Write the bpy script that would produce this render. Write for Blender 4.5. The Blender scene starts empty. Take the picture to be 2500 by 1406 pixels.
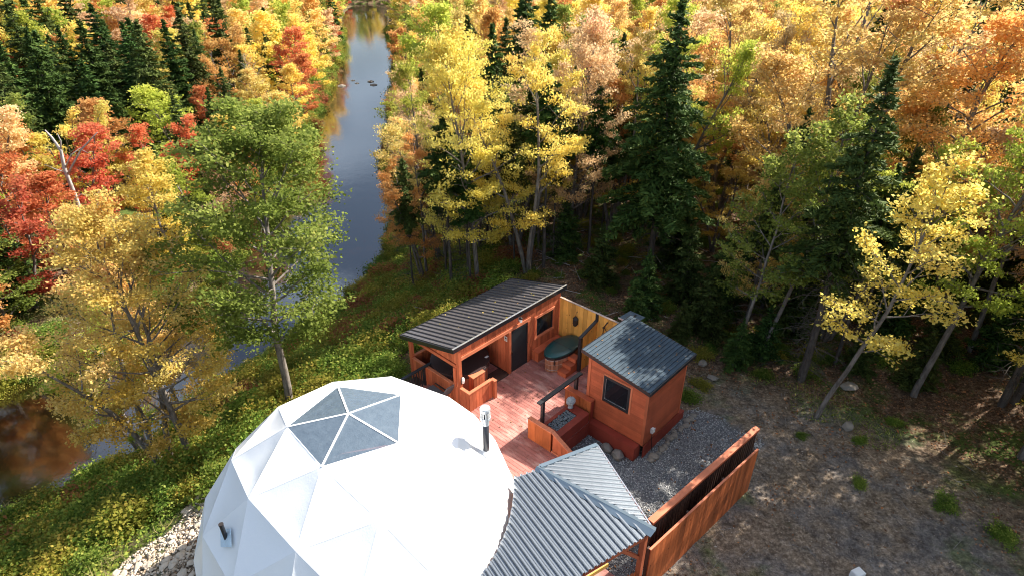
import bpy, math, random
import numpy as np
from mathutils import Vector
rnd = random.Random(7)
YAW = 0.8132
R = math.radians

# ------------------------------------------------------------------ camera, sky, sun, exposure
sc = bpy.context.scene
cam_d = bpy.data.cameras.new("camera"); cam = bpy.data.objects.new("camera", cam_d)
sc.collection.objects.link(cam)
cam.location = (0, 0, 15.0)
cam.rotation_euler = (math.pi/2 - 0.51597, 0, 0)
cam_d.sensor_width = 36.0
cam_d.lens = 1464.3/2500*36.0
cam_d.clip_end = 3000
sc.camera = cam
SUN_AZ = R(32.5)       # from +x towards +y
SUN_EL = R(40.5)
w = bpy.data.worlds.new("World"); sc.world = w; w.use_nodes = True
nt = w.node_tree; nt.nodes.clear()
sky = nt.nodes.new('ShaderNodeTexSky'); sky.sky_type = 'NISHITA'; sky.sun_disc = False
sky.sun_elevation = SUN_EL; sky.sun_rotation = math.pi/2 - SUN_AZ
sky.dust_density = 2.5; sky.air_density = 1.0
bg = nt.nodes.new('ShaderNodeBackground'); bg.inputs[1].default_value = 0.068
wo = nt.nodes.new('ShaderNodeOutputWorld')
# bright thin cloud over the sky
tcw = nt.nodes.new('ShaderNodeTexCoord'); mpw = nt.nodes.new('ShaderNodeMapping'); mpw.inputs['Scale'].default_value = (1.2, 1.2, 4)
nzw = nt.nodes.new('ShaderNodeTexNoise'); nzw.inputs['Scale'].default_value = 2.2; nzw.inputs['Detail'].default_value = 6
rpw = nt.nodes.new('ShaderNodeValToRGB'); rpw.color_ramp.elements[0].position = .49; rpw.color_ramp.elements[1].position = .74
mxw = nt.nodes.new('ShaderNodeMix'); mxw.data_type = 'RGBA'
nt.links.new(tcw.outputs['Generated'], mpw.inputs[0]); nt.links.new(mpw.outputs[0], nzw.inputs[0]); nt.links.new(nzw.outputs[0], rpw.inputs[0])
nt.links.new(rpw.outputs[0], mxw.inputs[0]); nt.links.new(sky.outputs[0], mxw.inputs[6]); mxw.inputs[7].default_value = (11.0, 13.0, 15.6, 1)
nt.links.new(mxw.outputs[2], bg.inputs[0]); nt.links.new(bg.outputs[0], wo.inputs[0])
sd = bpy.data.lights.new("sun", 'SUN'); sd.energy = 5.0; sd.angle = R(0.53); sd.color = (1.0, .93, .82)
so = bpy.data.objects.new("sun", sd); sc.collection.objects.link(so)
sv = Vector((math.cos(SUN_AZ)*math.cos(SUN_EL), math.sin(SUN_AZ)*math.cos(SUN_EL), math.sin(SUN_EL)))
so.rotation_euler = sv.to_track_quat('Z', 'Y').to_euler(); so.location = (20, 15, 40)
sc.view_settings.view_transform = 'Standard'; sc.view_settings.look = 'None'
sc.view_settings.exposure = 1.3; sc.view_settings.gamma = 1.0
sc.view_settings.use_curve_mapping = False
sc.cycles.max_bounces = 6; sc.cycles.diffuse_bounces = 3; sc.cycles.glossy_bounces = 3
sc.cycles.transmission_bounces = 4; sc.cycles.transparent_max_bounces = 6
sc.cycles.caustics_reflective = False; sc.cycles.caustics_refractive = False
sc.cycles.sample_clamp_indirect = 6
sc.cycles.pixel_filter_type = 'BLACKMAN_HARRIS'; sc.cycles.filter_width = 1.05

# ------------------------------------------------------------------ materials
def nodes(name):
    m = bpy.data.materials.new(name); m.use_nodes = True
    t = m.node_tree; b = t.nodes['Principled BSDF']
    return m, t, b
def N(t, k, **kw):
    n = t.nodes.new(k)
    for a, v in kw.items():
        if a.startswith('i_'):
            key = a[2:]; key = int(key) if key.isdigit() else key.replace('_', ' ')
            n.inputs[key].default_value = v
        else: setattr(n, a, v)
    return n
def rgb(c): return (c[0], c[1], c[2], 1)
def mixc(t, fac, a, b, mode='MIX'):
    m = N(t, 'ShaderNodeMix', data_type='RGBA', blend_type=mode)
    for sock, v in ((0, fac), (6, a), (7, b)):
        if hasattr(v, 'is_linked') or isinstance(v, bpy.types.NodeSocket): t.links.new(v, m.inputs[sock])
        else: m.inputs[sock].default_value = v if sock == 0 else rgb(v)
    return m.outputs[2]
def noise(t, scale, stretch=(1, 1, 1), detail=4, rot=YAW, rough=.6):
    g = N(t, 'ShaderNodeNewGeometry'); mp = N(t, 'ShaderNodeMapping'); mp.vector_type = 'TEXTURE'
    mp.inputs['Rotation'].default_value = (0, 0, rot); mp.inputs['Scale'].default_value = [1/s for s in stretch]
    n = N(t, 'ShaderNodeTexNoise', i_Scale=scale, i_Detail=detail, i_Roughness=rough)
    t.links.new(g.outputs['Position'], mp.inputs[0]); t.links.new(mp.outputs[0], n.inputs[0])
    return n.outputs[0]
def ramp(t, fac, stops):
    r = N(t, 'ShaderNodeValToRGB'); e = r.color_ramp.elements
    while len(e) < len(stops): e.new(.5)
    for i, (p, c) in enumerate(stops): e[i].position = p; e[i].color = rgb(c)
    t.links.new(fac, r.inputs[0]); return r.outputs[0]
def bump(t, b, h, strength=.3, dist=.02):
    bp = N(t, 'ShaderNodeBump', i_Strength=strength, i_Distance=dist)
    t.links.new(h, bp.inputs['Height']); t.links.new(bp.outputs[0], b.inputs['Normal'])
def wood(name, c0, c1, rough=.6, axis='z', rv=.35, knots=False, spec=.3, wear=None):
    m, t, b = nodes(name)
    st = {'z': (1, 1, .06), 'b': (1, .06, 1), 'a': (.06, 1, 1)}[axis]
    n1 = noise(t, 28, st, 5); n2 = noise(t, 1.6, (1, 1, .6), 3)
    col = mixc(t, n1, c0, c1)
    oi = N(t, 'ShaderNodeObjectInfo')
    mr = N(t, 'ShaderNodeMapRange', i_3=1-rv, i_4=1+rv*.6); t.links.new(oi.outputs['Random'], mr.inputs[0])
    hs = N(t, 'ShaderNodeHueSaturation'); t.links.new(col, hs.inputs['Color']); t.links.new(mr.outputs[0], hs.inputs['Value'])
    col = hs.outputs[0]
    n2r = ramp(t, n2, [(.3, (.72, .72, .72)), (.7, (1.1, 1.1, 1.1))])
    col = mixc(t, 1.0, col, n2r, 'MULTIPLY')
    if wear:
        wn = noise(t, 2.3, (1, .45, 1), 6); wr = ramp(t, wn, [(.5, (0, 0, 0)), (.72, (1, 1, 1))])
        f = N(t, 'ShaderNodeMath', operation='MULTIPLY'); t.links.new(wr, f.inputs[0]); f.inputs[1].default_value = .55
        col = mixc(t, f.outputs[0], col, wear)
    if knots:
        v = N(t, 'ShaderNodeTexVoronoi', i_Scale=5.0); g = N(t, 'ShaderNodeNewGeometry')
        mp = N(t, 'ShaderNodeMapping'); mp.inputs['Scale'].default_value = (1, 1, .55); t.links.new(g.outputs['Position'], mp.inputs[0]); t.links.new(mp.outputs[0], v.inputs[0])
        kr = ramp(t, v.outputs['Distance'], [(.07, (.32, .16, .08)), (.12, (1, 1, 1))])
        col = mixc(t, 1.0, col, kr, 'MULTIPLY')
    t.links.new(col, b.inputs['Base Color']); b.inputs['Roughness'].default_value = rough
    b.inputs['Specular IOR Level'].default_value = spec
    bump(t, b, n1, .25, .004)
    return m
def plain(name, c, rough=.5, metal=0, var=.15, scale=6, spec=.5, bmp=0, coat=0):
    m, t, b = nodes(name)
    n = noise(t, scale, (1, 1, 1), 5)
    col = mixc(t, n, [x*(1-var) for x in c], [min(1, x*(1+var)) for x in c])
    t.links.new(col, b.inputs['Base Color']); b.inputs['Roughness'].default_value = rough
    b.inputs['Metallic'].default_value = metal; b.inputs['Specular IOR Level'].default_value = spec
    b.inputs['Coat Weight'].default_value = coat
    if bmp: bump(t, b, n, bmp, .02)
    return m
def leaf(name, stops, trans=.58, hue=.012, val=.22, sat=1.0):
    m, t, b = nodes(name)
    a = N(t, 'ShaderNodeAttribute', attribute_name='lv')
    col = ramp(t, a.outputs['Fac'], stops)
    oi = N(t, 'ShaderNodeObjectInfo')
    mr = N(t, 'ShaderNodeMapRange', i_3=.5-hue, i_4=.5+hue); t.links.new(oi.outputs['Random'], mr.inputs[0])
    ml = N(t, 'ShaderNodeMath', operation='MULTIPLY', i_1=7.31); t.links.new(oi.outputs['Random'], ml.inputs[0])
    fr = N(t, 'ShaderNodeMath', operation='FRACT'); t.links.new(ml.outputs[0], fr.inputs[0])
    mv = N(t, 'ShaderNodeMapRange', i_3=1-val, i_4=1+val*.7); t.links.new(fr.outputs[0], mv.inputs[0])
    hs = N(t, 'ShaderNodeHueSaturation', i_Saturation=sat*.97); t.links.new(col, hs.inputs['Color']); t.links.new(mr.outputs[0], hs.inputs['Hue']); t.links.new(mv.outputs[0], hs.inputs['Value'])
    t.links.new(hs.outputs[0], b.inputs['Base Color']); b.inputs['Roughness'].default_value = .7; b.inputs['Specular IOR Level'].default_value = .15
    tr = N(t, 'ShaderNodeBsdfTranslucent'); t.links.new(hs.outputs[0], tr.inputs[0])
    mx = N(t, 'ShaderNodeMixShader', i_0=trans); t.links.new(b.outputs[0], mx.inputs[1]); t.links.new(tr.outputs[0], mx.inputs[2])
    t.links.new(mx.outputs[0], t.nodes['Material Output'].inputs[0])
    return m
M = {}
M['red'] = wood('stained_red_cedar', (.40, .090, .038), (.62, .175, .078), rv=.34)
M['red_h'] = wood('stained_red_siding', (.40, .085, .036), (.54, .13, .055), axis='b', rv=.2)
M['red_cap'] = wood('stained_cap_board', (.52, .150, .070), (.68, .23, .12), axis='a', rv=.1)
M['fence_wood'] = wood('rough_orange_fence_board', (.34, .075, .024), (.60, .17, .05), rv=.45, knots=True)
M['deck'] = wood('worn_red_deck_board', (.33, .115, .095), (.48, .20, .165), axis='b', rv=.2, wear=(.70, .48, .40), rough=.55)
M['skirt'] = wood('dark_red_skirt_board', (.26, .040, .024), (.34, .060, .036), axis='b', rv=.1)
M['yellow'] = wood('varnished_yellow_pine', (.70, .33, .06), (.86, .47, .12), rv=.25, knots=True)
M['tub_wood'] = wood('cedar_stave', (.42, .17, .095), (.60, .28, .17), rv=.3)
M['pale'] = wood('weathered_pale_board', (.42, .30, .24), (.62, .48, .40), axis='a', rv=.1)
M['darkboard'] = wood('dark_brown_stained_board', (.05, .028, .022), (.12, .062, .045), rv=.4)  # dark brown stain, tone varied at random from board to board
M['black'] = plain('black_painted_timber', (.018, .020, .024), .38, var=.3)
M['roof'] = plain('charcoal_ribbed_steel', (.125, .115, .12), .30, metal=.3, var=.25, scale=3)
M['fascia'] = plain('black_steel_trim', (.012, .012, .015), .3, var=.2)
M['silver'] = plain('silver_edge_trim', (.6, .62, .66), .3, metal=.8)
M['galv'] = plain('galvanised_corrugated_steel', (.36, .39, .42), .27, metal=.7, var=.10, scale=2)
M['cap'] = plain('blue_grey_ridge_flashing', (.14, .19, .24), .34, metal=.5, var=.25, scale=2)
M['glass'] = plain('dark_window_glass', (.010, .012, .016), .06, var=.3, spec=.6)
M['dark'] = plain('black_screen_mesh', (.012, .016, .020), .45, var=.7, scale=3)
M['cover_brown'] = plain('dark_brown_vinyl_cover', (.045, .026, .026), .38, var=.2)
M['cover_teal'] = plain('dark_teal_vinyl_cover', (.006, .060, .060), .30, var=.15, scale=2)
M['white'] = plain('white_plastic', (.78, .78, .76), .4, var=.04)
M['chrome'] = plain('bright_steel', (.75, .77, .78), .2, metal=.6, var=.05)
M['flue'] = plain('dark_grey_stove_pipe', (.055, .055, .065), .35, metal=.3)
M['stone_dark'] = plain('dark_river_stone', (.13, .15, .16), .42, var=.85, scale=14)
M['stone_pale'] = plain('pale_broken_sandstone', (.50, .42, .33), .85, var=.35, scale=5, bmp=.4)
M['stone_grey'] = plain('weathered_grey_stone', (.24, .21, .175), .85, var=.4, scale=6, bmp=.4)
M['statue'] = plain('cast_pale_grey_stone', (.34, .37, .39), .8, var=.25, scale=16, bmp=.5)
M['blue'] = plain('bright_blue_plastic', (.02, .10, .45), .4)
M['iron'] = plain('rusty_black_iron', (.022, .016, .014), .6)
M['leather'] = plain('grey_outdoor_fabric', (.10, .10, .11), .7)
def shingle_mat():
    m, t, b = nodes('blue_grey_asphalt_shingle')
    n = noise(t, 90, (1, 1, 1), 3); n2 = noise(t, 2.5, (1, 1, 1), 3)
    c = mixc(t, n, (.016, .034, .052), (.062, .10, .135)); c2 = ramp(t, n2, [(.35, (.8, .8, .8)), (.7, (1.15, 1.15, 1.15))])
    c = mixc(t, 1.0, c, c2, 'MULTIPLY')
    oi = N(t, 'ShaderNodeObjectInfo'); mr = N(t, 'ShaderNodeMapRange', i_3=.85, i_4=1.12); t.links.new(oi.outputs['Random'], mr.inputs[0])
    hs = N(t, 'ShaderNodeHueSaturation'); t.links.new(c, hs.inputs['Color']); t.links.new(mr.outputs[0], hs.inputs['Value'])
    t.links.new(hs.outputs[0], b.inputs['Base Color']); b.inputs['Roughness'].default_value = .7; bump(t, b, n, .4, .004)
    return m
M['shingle'] = shingle_mat()
def membrane():
    m, t, b = nodes('white_dome_membrane')
    n = noise(t, 3.0, (1, 1, 1), 8, rough=.7); n2 = noise(t, 22, (1, 1, .25), 4)
    c = mixc(t, n, (.80, .82, .84), (.86, .86, .85)); t.links.new(c, b.inputs['Base Color'])
    b.inputs['Roughness'].default_value = .38; b.inputs['Specular IOR Level'].default_value = .5
    a = N(t, 'ShaderNodeMath', operation='ADD'); t.links.new(n, a.inputs[0]); t.links.new(n2, a.inputs[1])
    bump(t, b, a.outputs[0], .09, .04)
    return m
M['membrane'] = membrane()
def pane_mat():
    m, t, b = nodes('clear_vinyl_skylight')
    n = noise(t, 5, (1, 1, 1), 6, rough=.7)
    c = mixc(t, n, (.06, .09, .13), (.17, .22, .27)); t.links.new(c, b.inputs['Base Color'])
    b.inputs['Roughness'].default_value = .16; b.inputs['Specular IOR Level'].default_value = 1.0; b.inputs['Coat Weight'].default_value = .3
    b.inputs['Alpha'].default_value = .82
    bump(t, b, n, .45, .05)
    return m
M['pane'] = pane_mat()
def bark(name, c0, c1, s=9):
    m, t, b = nodes(name)
    n = noise(t, s, (1, 1, .3), 6, 0); t.links.new(ramp(t, n, [(.35, c0), (.65, c1)]), b.inputs['Base Color'])
    b.inputs['Roughness'].default_value = .85; bump(t, b, n, .5, .03); return m
M['bark_grey'] = bark('grey_maple_bark', (.085, .07, .06), (.23, .20, .175))
M['bark_dark'] = bark('dark_spruce_bark', (.045, .035, .03), (.12, .10, .085))
M['bark_pale'] = bark('pale_dead_wood', (.28, .25, .23), (.52, .49, .46))
M['twig'] = bark('bare_grey_twigs', (.13, .12, .11), (.28, .26, .24))
L = {}
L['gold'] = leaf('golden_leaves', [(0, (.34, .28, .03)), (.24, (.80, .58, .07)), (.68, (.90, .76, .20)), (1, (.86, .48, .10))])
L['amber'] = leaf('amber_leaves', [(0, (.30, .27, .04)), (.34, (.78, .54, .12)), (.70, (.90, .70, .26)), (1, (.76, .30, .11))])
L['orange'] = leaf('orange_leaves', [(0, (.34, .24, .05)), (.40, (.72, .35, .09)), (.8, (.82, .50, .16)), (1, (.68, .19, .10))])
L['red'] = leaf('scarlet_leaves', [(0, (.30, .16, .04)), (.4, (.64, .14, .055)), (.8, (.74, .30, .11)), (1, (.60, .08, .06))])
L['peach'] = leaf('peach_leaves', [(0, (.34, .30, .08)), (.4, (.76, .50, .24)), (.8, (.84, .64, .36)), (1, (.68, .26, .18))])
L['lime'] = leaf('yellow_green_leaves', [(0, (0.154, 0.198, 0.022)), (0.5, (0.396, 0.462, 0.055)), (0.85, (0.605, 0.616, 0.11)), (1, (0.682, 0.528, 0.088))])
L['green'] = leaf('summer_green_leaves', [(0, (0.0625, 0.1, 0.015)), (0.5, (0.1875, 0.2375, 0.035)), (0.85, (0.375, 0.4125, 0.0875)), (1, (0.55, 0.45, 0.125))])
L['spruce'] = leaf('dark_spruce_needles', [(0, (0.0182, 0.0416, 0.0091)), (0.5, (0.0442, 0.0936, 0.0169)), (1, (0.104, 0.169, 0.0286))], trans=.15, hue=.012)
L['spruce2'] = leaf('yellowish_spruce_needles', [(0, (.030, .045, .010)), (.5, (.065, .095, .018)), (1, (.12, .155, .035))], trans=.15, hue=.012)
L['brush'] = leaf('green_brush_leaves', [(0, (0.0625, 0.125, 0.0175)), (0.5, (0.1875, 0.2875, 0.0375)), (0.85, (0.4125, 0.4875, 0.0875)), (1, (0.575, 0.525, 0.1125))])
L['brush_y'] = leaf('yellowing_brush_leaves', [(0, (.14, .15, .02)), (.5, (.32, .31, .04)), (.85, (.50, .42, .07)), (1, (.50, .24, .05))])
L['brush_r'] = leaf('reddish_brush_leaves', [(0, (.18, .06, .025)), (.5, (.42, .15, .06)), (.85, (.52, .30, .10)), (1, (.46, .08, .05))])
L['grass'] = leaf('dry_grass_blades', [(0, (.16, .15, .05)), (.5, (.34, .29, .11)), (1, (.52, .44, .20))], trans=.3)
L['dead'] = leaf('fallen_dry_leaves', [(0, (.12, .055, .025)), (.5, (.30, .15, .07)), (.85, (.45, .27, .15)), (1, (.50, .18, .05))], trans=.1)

# ------------------------------------------------------------------ helpers
COL = sc.collection
def tag(o, label=None, cat=None, group=None, kind=None):
    for k, v in (('label', label), ('category', cat), ('group', group), ('kind', kind)):
        if v: o[k] = v
    return o
def empty(name, loc, rz=0):
    o = bpy.data.objects.new(name, None); COL.objects.link(o); o.location = loc; o.rotation_euler = (0, 0, rz)
    o.empty_display_size = .3; return o
def ab2w(a, b, z=0):
    c, s = math.cos(YAW), math.sin(YAW); return Vector((a*c - b*s, a*s + b*c, z))
def mesh_np(name, V, F, mat=None, attr=None, smooth=False):
    """V (n,3) floats, F (m,k) ints"""
    V = np.asarray(V, dtype=np.float32); F = np.asarray(F, dtype=np.int32); k = F.shape[1]
    me = bpy.data.meshes.new(name)
    me.vertices.add(len(V)); me.vertices.foreach_set('co', V.ravel())
    me.loops.add(F.size); me.loops.foreach_set('vertex_index', F.ravel())
    me.polygons.add(len(F)); me.polygons.foreach_set('loop_start', np.arange(0, F.size, k, dtype=np.int32))
    me.polygons.foreach_set('loop_total', np.full(len(F), k, dtype=np.int32))
    if smooth: me.polygons.foreach_set('use_smooth', np.ones(len(F), dtype=bool))
    if attr is not None:
        at = me.attributes.new('lv', 'FLOAT', 'FACE'); at.data.foreach_set('value', np.asarray(attr, dtype=np.float32))
    me.update(calc_edges=True)
    if mat: me.materials.append(mat)
    return me
def mesh_py(name, V, F, mat=None, smooth=False):
    me = bpy.data.meshes.new(name); me.from_pydata([tuple(v) for v in V], [], F); me.update()
    if smooth:
        for p in me.polygons: p.use_smooth = True
    if mat: me.materials.append(mat)
    return me
def ob(name, me, parent=None, loc=None):
    o = bpy.data.objects.new(name, me); COL.objects.link(o)
    if parent: o.parent = parent
    if loc is not None: o.location = loc
    return o
CUBE = {}
def cube(mat):
    if mat.name not in CUBE:
        v = [(x, y, z) for x in (-.5, .5) for y in (-.5, .5) for z in (-.5, .5)]
        f = [(0, 1, 3, 2), (4, 6, 7, 5), (0, 4, 5, 1), (2, 3, 7, 6), (0, 2, 6, 4), (1, 5, 7, 3)]
        CUBE[mat.name] = mesh_py('board', v, f, mat)
    return CUBE[mat.name]
class Thing:
    """a thing whose parts are given in deck coordinates (a, b, z)"""
    def __init__(s, name, label, cat, a, b, z=0, group=None):
        s.o = (a, b, z); s.root = empty(name, ab2w(a, b, z), YAW); tag(s.root, label, cat, group)
    def box(s, name, a0, a1, b0, b1, z0, z1, mat, parent=None, rot=None):
        o = ob(name, cube(mat), s.root)
        o.location = ((a0+a1)/2-s.o[0], (b0+b1)/2-s.o[1], (z0+z1)/2-s.o[2]); o.scale = (abs(a1-a0), abs(b1-b0), abs(z1-z0))
        if rot: o.rotation_euler = rot
        return o
    def mesh(s, name, V, F, mat, smooth=False, parent=None):
        V = [(v[0]-s.o[0], v[1]-s.o[1], v[2]-s.o[2]) for v in V]
        return ob(name, mesh_py(name, V, F, mat, smooth), parent or s.root)
def bar_vf(p, q, wd, ht, up=(0, 0, 1)):
    p, q = Vector(p), Vector(q); d = (q-p).normalized(); u = Vector(up); s = d.cross(u).normalized(); u = s.cross(d).normalized()
    V = [c + s*sx*wd/2 + u*sz*ht/2 for c in (p, q) for sx, sz in ((-1, -1), (1, -1), (1, 1), (-1, 1))]
    return V, [(0, 3, 2, 1), (4, 5, 6, 7), (0, 1, 5, 4), (1, 2, 6, 5), (2, 3, 7, 6), (3, 0, 4, 7)]
def join(parts):
    V, F = [], []
    for v, f in parts:
        o = len(V); V += list(v); F += [tuple(i+o for i in q) for q in f]
    return V, F
def lathe(prof, n=24, c=(0, 0, 0), sx=1, sy=1):
    V, F = [], []
    for r, z in prof:
        for k in range(n):
            a = 2*math.pi*k/n; V.append((c[0]+r*math.cos(a)*sx, c[1]+r*math.sin(a)*sy, c[2]+z))
    for i in range(len(prof)-1):
        for k in range(n):
            F.append((i*n+k, i*n+(k+1) % n, (i+1)*n+(k+1) % n, (i+1)*n+k))
    F.append(tuple(range((len(prof)-1)*n, len(prof)*n))); F.append(tuple(range(n-1, -1, -1)))
    return V, F
def tube(pts, rads, n=6):
    V, F = [], []
    for i, p in enumerate(pts):
        p = Vector(p); d = (Vector(pts[min(i+1, len(pts)-1)]) - Vector(pts[max(i-1, 0)])).normalized()
        s = d.cross(Vector((.31, .77, .2))).normalized(); u = s.cross(d)
        for k in range(n):
            a = 2*math.pi*k/n; V.append(p + (s*math.cos(a)+u*math.sin(a))*rads[i])
    for i in range(len(pts)-1):
        for k in range(n): F.append((i*n+k, i*n+(k+1) % n, (i+1)*n+(k+1) % n, (i+1)*n+k))
    F.append(tuple(range(n-1, -1, -1))); F.append(tuple(range((len(pts)-1)*n, len(pts)*n)))
    return V, F
def prism(poly, z0, z1):
    n = len(poly); V = [(x, y, z0) for x, y in poly] + [(x, y, z1) for x, y in poly]
    return V, [tuple(range(n-1, -1, -1)), tuple(range(n, 2*n))] + [(i, (i+1) % n, n+(i+1) % n, n+i) for i in range(n)]

# ------------------------------------------------------------------ terrain and river
RB = [(-26.1, 14.7), (-22.8, 18.8), (-20.4, 19.4), (-18.5, 21.9), (-18.0, 25.1), (-17.4, 27.1), (-15.4, 30.5), (-13.9, 32.1), (-12.6, 34.1), (-11.6, 36.9), (-11.3, 40.0), (-10.8, 44.7), (-11.0, 49.0), (-12.2, 56.1), (-14.5, 68.2), (-16.9, 83.1), (-21.0, 112.2), (-26.7, 145.9), (-32.3, 170.7), (-39.2, 204.8), (-43.9, 230.6), (-49, 283)]
LB = [(-67.1, 279.3), (-58.9, 230.6), (-45.8, 174.9), (-39.2, 145.9), (-34.4, 120.2), (-30.4, 101.8), (-28.1, 87.8), (-26.0, 76.9), (-23.1, 65.1), (-21.2, 52.9), (-21.0, 42.5), (-21.7, 34.9), (-23.2, 30.5), (-25.8, 27.5), (-27.4, 25.0), (-31.9, 20.7)]
RB = [(x+.7*(y < 60), y-.6*(y < 60)) for x, y in RB]
RB = [(-60, -10), (-40, 6)] + RB; LB = LB + [(-48, 9), (-75, -4)]
POLY = np.array(RB + LB)
RBn = len(RB)
def river_sd(x, y):
    """signed distance: negative in the water; second value: True on the left bank"""
    P = np.stack([np.asarray(x, float).ravel(), np.asarray(y, float).ravel()], 1)
    best = np.full(len(P), 1e9); side = np.zeros(len(P), bool); inside = np.zeros(len(P), bool)
    n = len(POLY)
    for i in range(n):
        a, b = POLY[i], POLY[(i+1) % n]; d = b-a
        t = np.clip(((P-a)@d)/(d@d), 0, 1); q = a+t[:, None]*d; ds = np.hypot(*(P-q).T)
        m = ds < best; best = np.where(m, ds, best); side = np.where(m, i >= RBn, side)
        c = ((a[1] > P[:, 1]) != (b[1] > P[:, 1])) & (P[:, 0] < (b[0]-a[0])*(P[:, 1]-a[1])/(b[1]-a[1]+1e-12)+a[0])
        inside ^= c
    return np.where(inside, -best, best).reshape(np.shape(x)), side.reshape(np.shape(x))
def sstep(x): x = np.clip(x, 0, 1); return x*x*(3-2*x)
def wob(x, y, s, ph=0):
    return (np.sin(x/s+ph)*np.cos(y/s*1.13+ph*2)+.6*np.sin(x/s*2.1+y/s*1.7+ph)+.4*np.cos(x/s*3.7-y/s*4.3+ph*3))/2
def clearing(x, y):
    """1 in the cleared yard round the buildings"""
    e = np.hypot((x-3)/13.5, (y-11.0)/9.6); return 1-sstep((e-.85)/.3)
def height(x, y):
    x = np.asarray(x, float); y = np.asarray(y, float)
    d, left = river_sd(x, y); w_ = wob(x, y, 6.0)
    u_ = np.clip((d+.2)/13.0, 0, 1); zr = -6.2+5.7*(.65*u_+.35*sstep(u_)) + .15*sstep(d/2)*w_
    far = np.clip((y-60)/250, 0, 1)
    zr = zr + (1-clearing(x, y))*sstep(d/10)*(w_*.35) + sstep((d-12)/60)*far*3
    zl = -6.35+1.3*sstep((d+.3)/3.5)+2.6*sstep((d-6)/45)+sstep(d/8)*w_*.3+far*sstep(d/60)*7
    z = np.where(left, zl, zr)
    return np.where(d < 0, -6.35-np.minimum(.9, -d*.35), z)
def ab_of(X_, Y_): return X_*math.cos(YAW)+Y_*math.sin(YAW), -X_*math.sin(YAW)+Y_*math.cos(YAW)
def gravel_zone(X_, Y_):
    a, b = ab_of(X_, Y_); e = wob(X_, Y_, 1.2)*.5
    z1 = (a > 9.7) & (a < 18.0+e) & (b > 4.4) & (b < 7.45+np.where(a > 17.2, -(a-17.2)*.4, 0)); z2 = (a > 11.9) & (a < 13.98) & (b > 7.0) & (b < 9.4)
    return z1 | z2
gx = np.concatenate([-40-np.geomspace(1, 460, 60)[::-1]+1, np.arange(-39.6, 34, .42), 34+np.geomspace(1, 460, 60)-1])
gy = np.concatenate([np.arange(-12, 2, 1.4), np.arange(2, 58, .42), 58+np.geomspace(1, 560, 90)-1])
X, Y = np.meshgrid(gx, gy); Z = height(X, Y)
Z += np.where(np.hypot(X, Y) < 90, wob(X*1.0, Y*1.0, .55, 1.3)*.035, 0)
nx, ny = len(gx), len(gy); idx = np.arange(nx*ny).reshape(ny, nx)
Fg = np.stack([idx[:-1, :-1], idx[:-1, 1:], idx[1:, 1:], idx[1:, :-1]], -1).reshape(-1, 4)
def ground_mat():
    m, t, b = nodes('forest_floor_and_dirt')
    at = N(t, 'ShaderNodeAttribute', attribute_name='yard')
    n1 = noise(t, .55, (1, 1, 1), 8, 0, .65); n2 = noise(t, 9, (1, 1, 1), 6, 0, .7); n3 = noise(t, .22, (1, 1, 1), 5, 0)
    litter = ramp(t, n2, [(.3, (.045, .028, .018)), (.5, (.13, .085, .055)), (.68, (.27, .19, .13))])
    green = ramp(t, n2, [(.3, (.03, .05, .012)), (.6, (.10, .14, .03)), (.8, (.20, .21, .06))])
    gm = ramp(t, n1, [(.47, (0, 0, 0)), (.58, (1, 1, 1))])
    forest = mixc(t, gm, litter, green)
    dirt = ramp(t, n2, [(.3, (.085, .06, .04)), (.5, (.20, .150, .105)), (.68, (.40, .315, .23))])
    grey = ramp(t, n2, [(.3, (.07, .062, .058)), (.7, (.24, .215, .195))])
    n4 = noise(t, 2.4, (1, 1, 1), 7, 0, .7); n5 = noise(t, 26, (1, 1, 1), 4, 0, .7)
    dirt = mixc(t, ramp(t, n1, [(.45, (0, 0, 0)), (.6, (1, 1, 1))]), dirt, grey)
    dg = ramp(t, n3, [(.55, (0, 0, 0)), (.64, (1, 1, 1))])
    dirt = mixc(t, dg, dirt, green)
    col = mixc(t, at.outputs['Fac'], forest, dirt)
    col = mixc(t, 1.0, col, ramp(t, n4, [(.35, (.55, .53, .52)), (.5, (1, 1, 1)), (.68, (1.45, 1.42, 1.38))]), 'MULTIPLY')
    col = mixc(t, 1.0, col, ramp(t, n5, [(.35, (.66, .66, .66)), (.6, (1.2, 1.2, 1.2))]), 'MULTIPLY')
    ag = N(t, 'ShaderNodeAttribute', attribute_name='grav')
    col = mixc(t, ag.outputs['Fac'], col, ramp(t, n2, [(.3, (.07, .072, .078)), (.7, (.24, .24, .245))]))
    t.links.new(col, b.inputs['Base Color']); b.inputs['Roughness'].default_value = .95; b.inputs['Specular IOR Level'].default_value = .15
    bump(t, b, n2, .8, .06); return m
me = mesh_np('ground', np.stack([X, Y, Z], -1).reshape(-1, 3), Fg, ground_mat(), smooth=True)
yd = clearing(X, Y); ya = me.attributes.new('yard', 'FLOAT', 'POINT'); ya.data.foreach_set('value', yd.ravel().astype(np.float32))
ga = me.attributes.new('grav', 'FLOAT', 'POINT'); ga.data.foreach_set('value', gravel_zone(X, Y).ravel().astype(np.float32))
tag(ob('ground', me), kind='structure')
def H1(x, y): return float(height(np.array([x]), np.array([y]))[0])
def water_mat():
    m, t, b = nodes('brown_river_water')
    n1 = noise(t, 1.1, (1, .55, 1), 5, .25); n2 = noise(t, 7, (1, .6, 1), 3, .25)
    s = N(t, 'ShaderNodeMath', operation='MULTIPLY_ADD', i_1=.22); t.links.new(n2, s.inputs[0]); t.links.new(n1, s.inputs[2])
    b.inputs['Base Color'].default_value = (.006, .0025, .0012, 1); b.inputs['Roughness'].default_value = .07
    b.inputs['IOR'].default_value = 1.8; b.inputs['Specular IOR Level'].default_value = .95
    bump(t, b, s.outputs[0], .10, .10); return m
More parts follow.
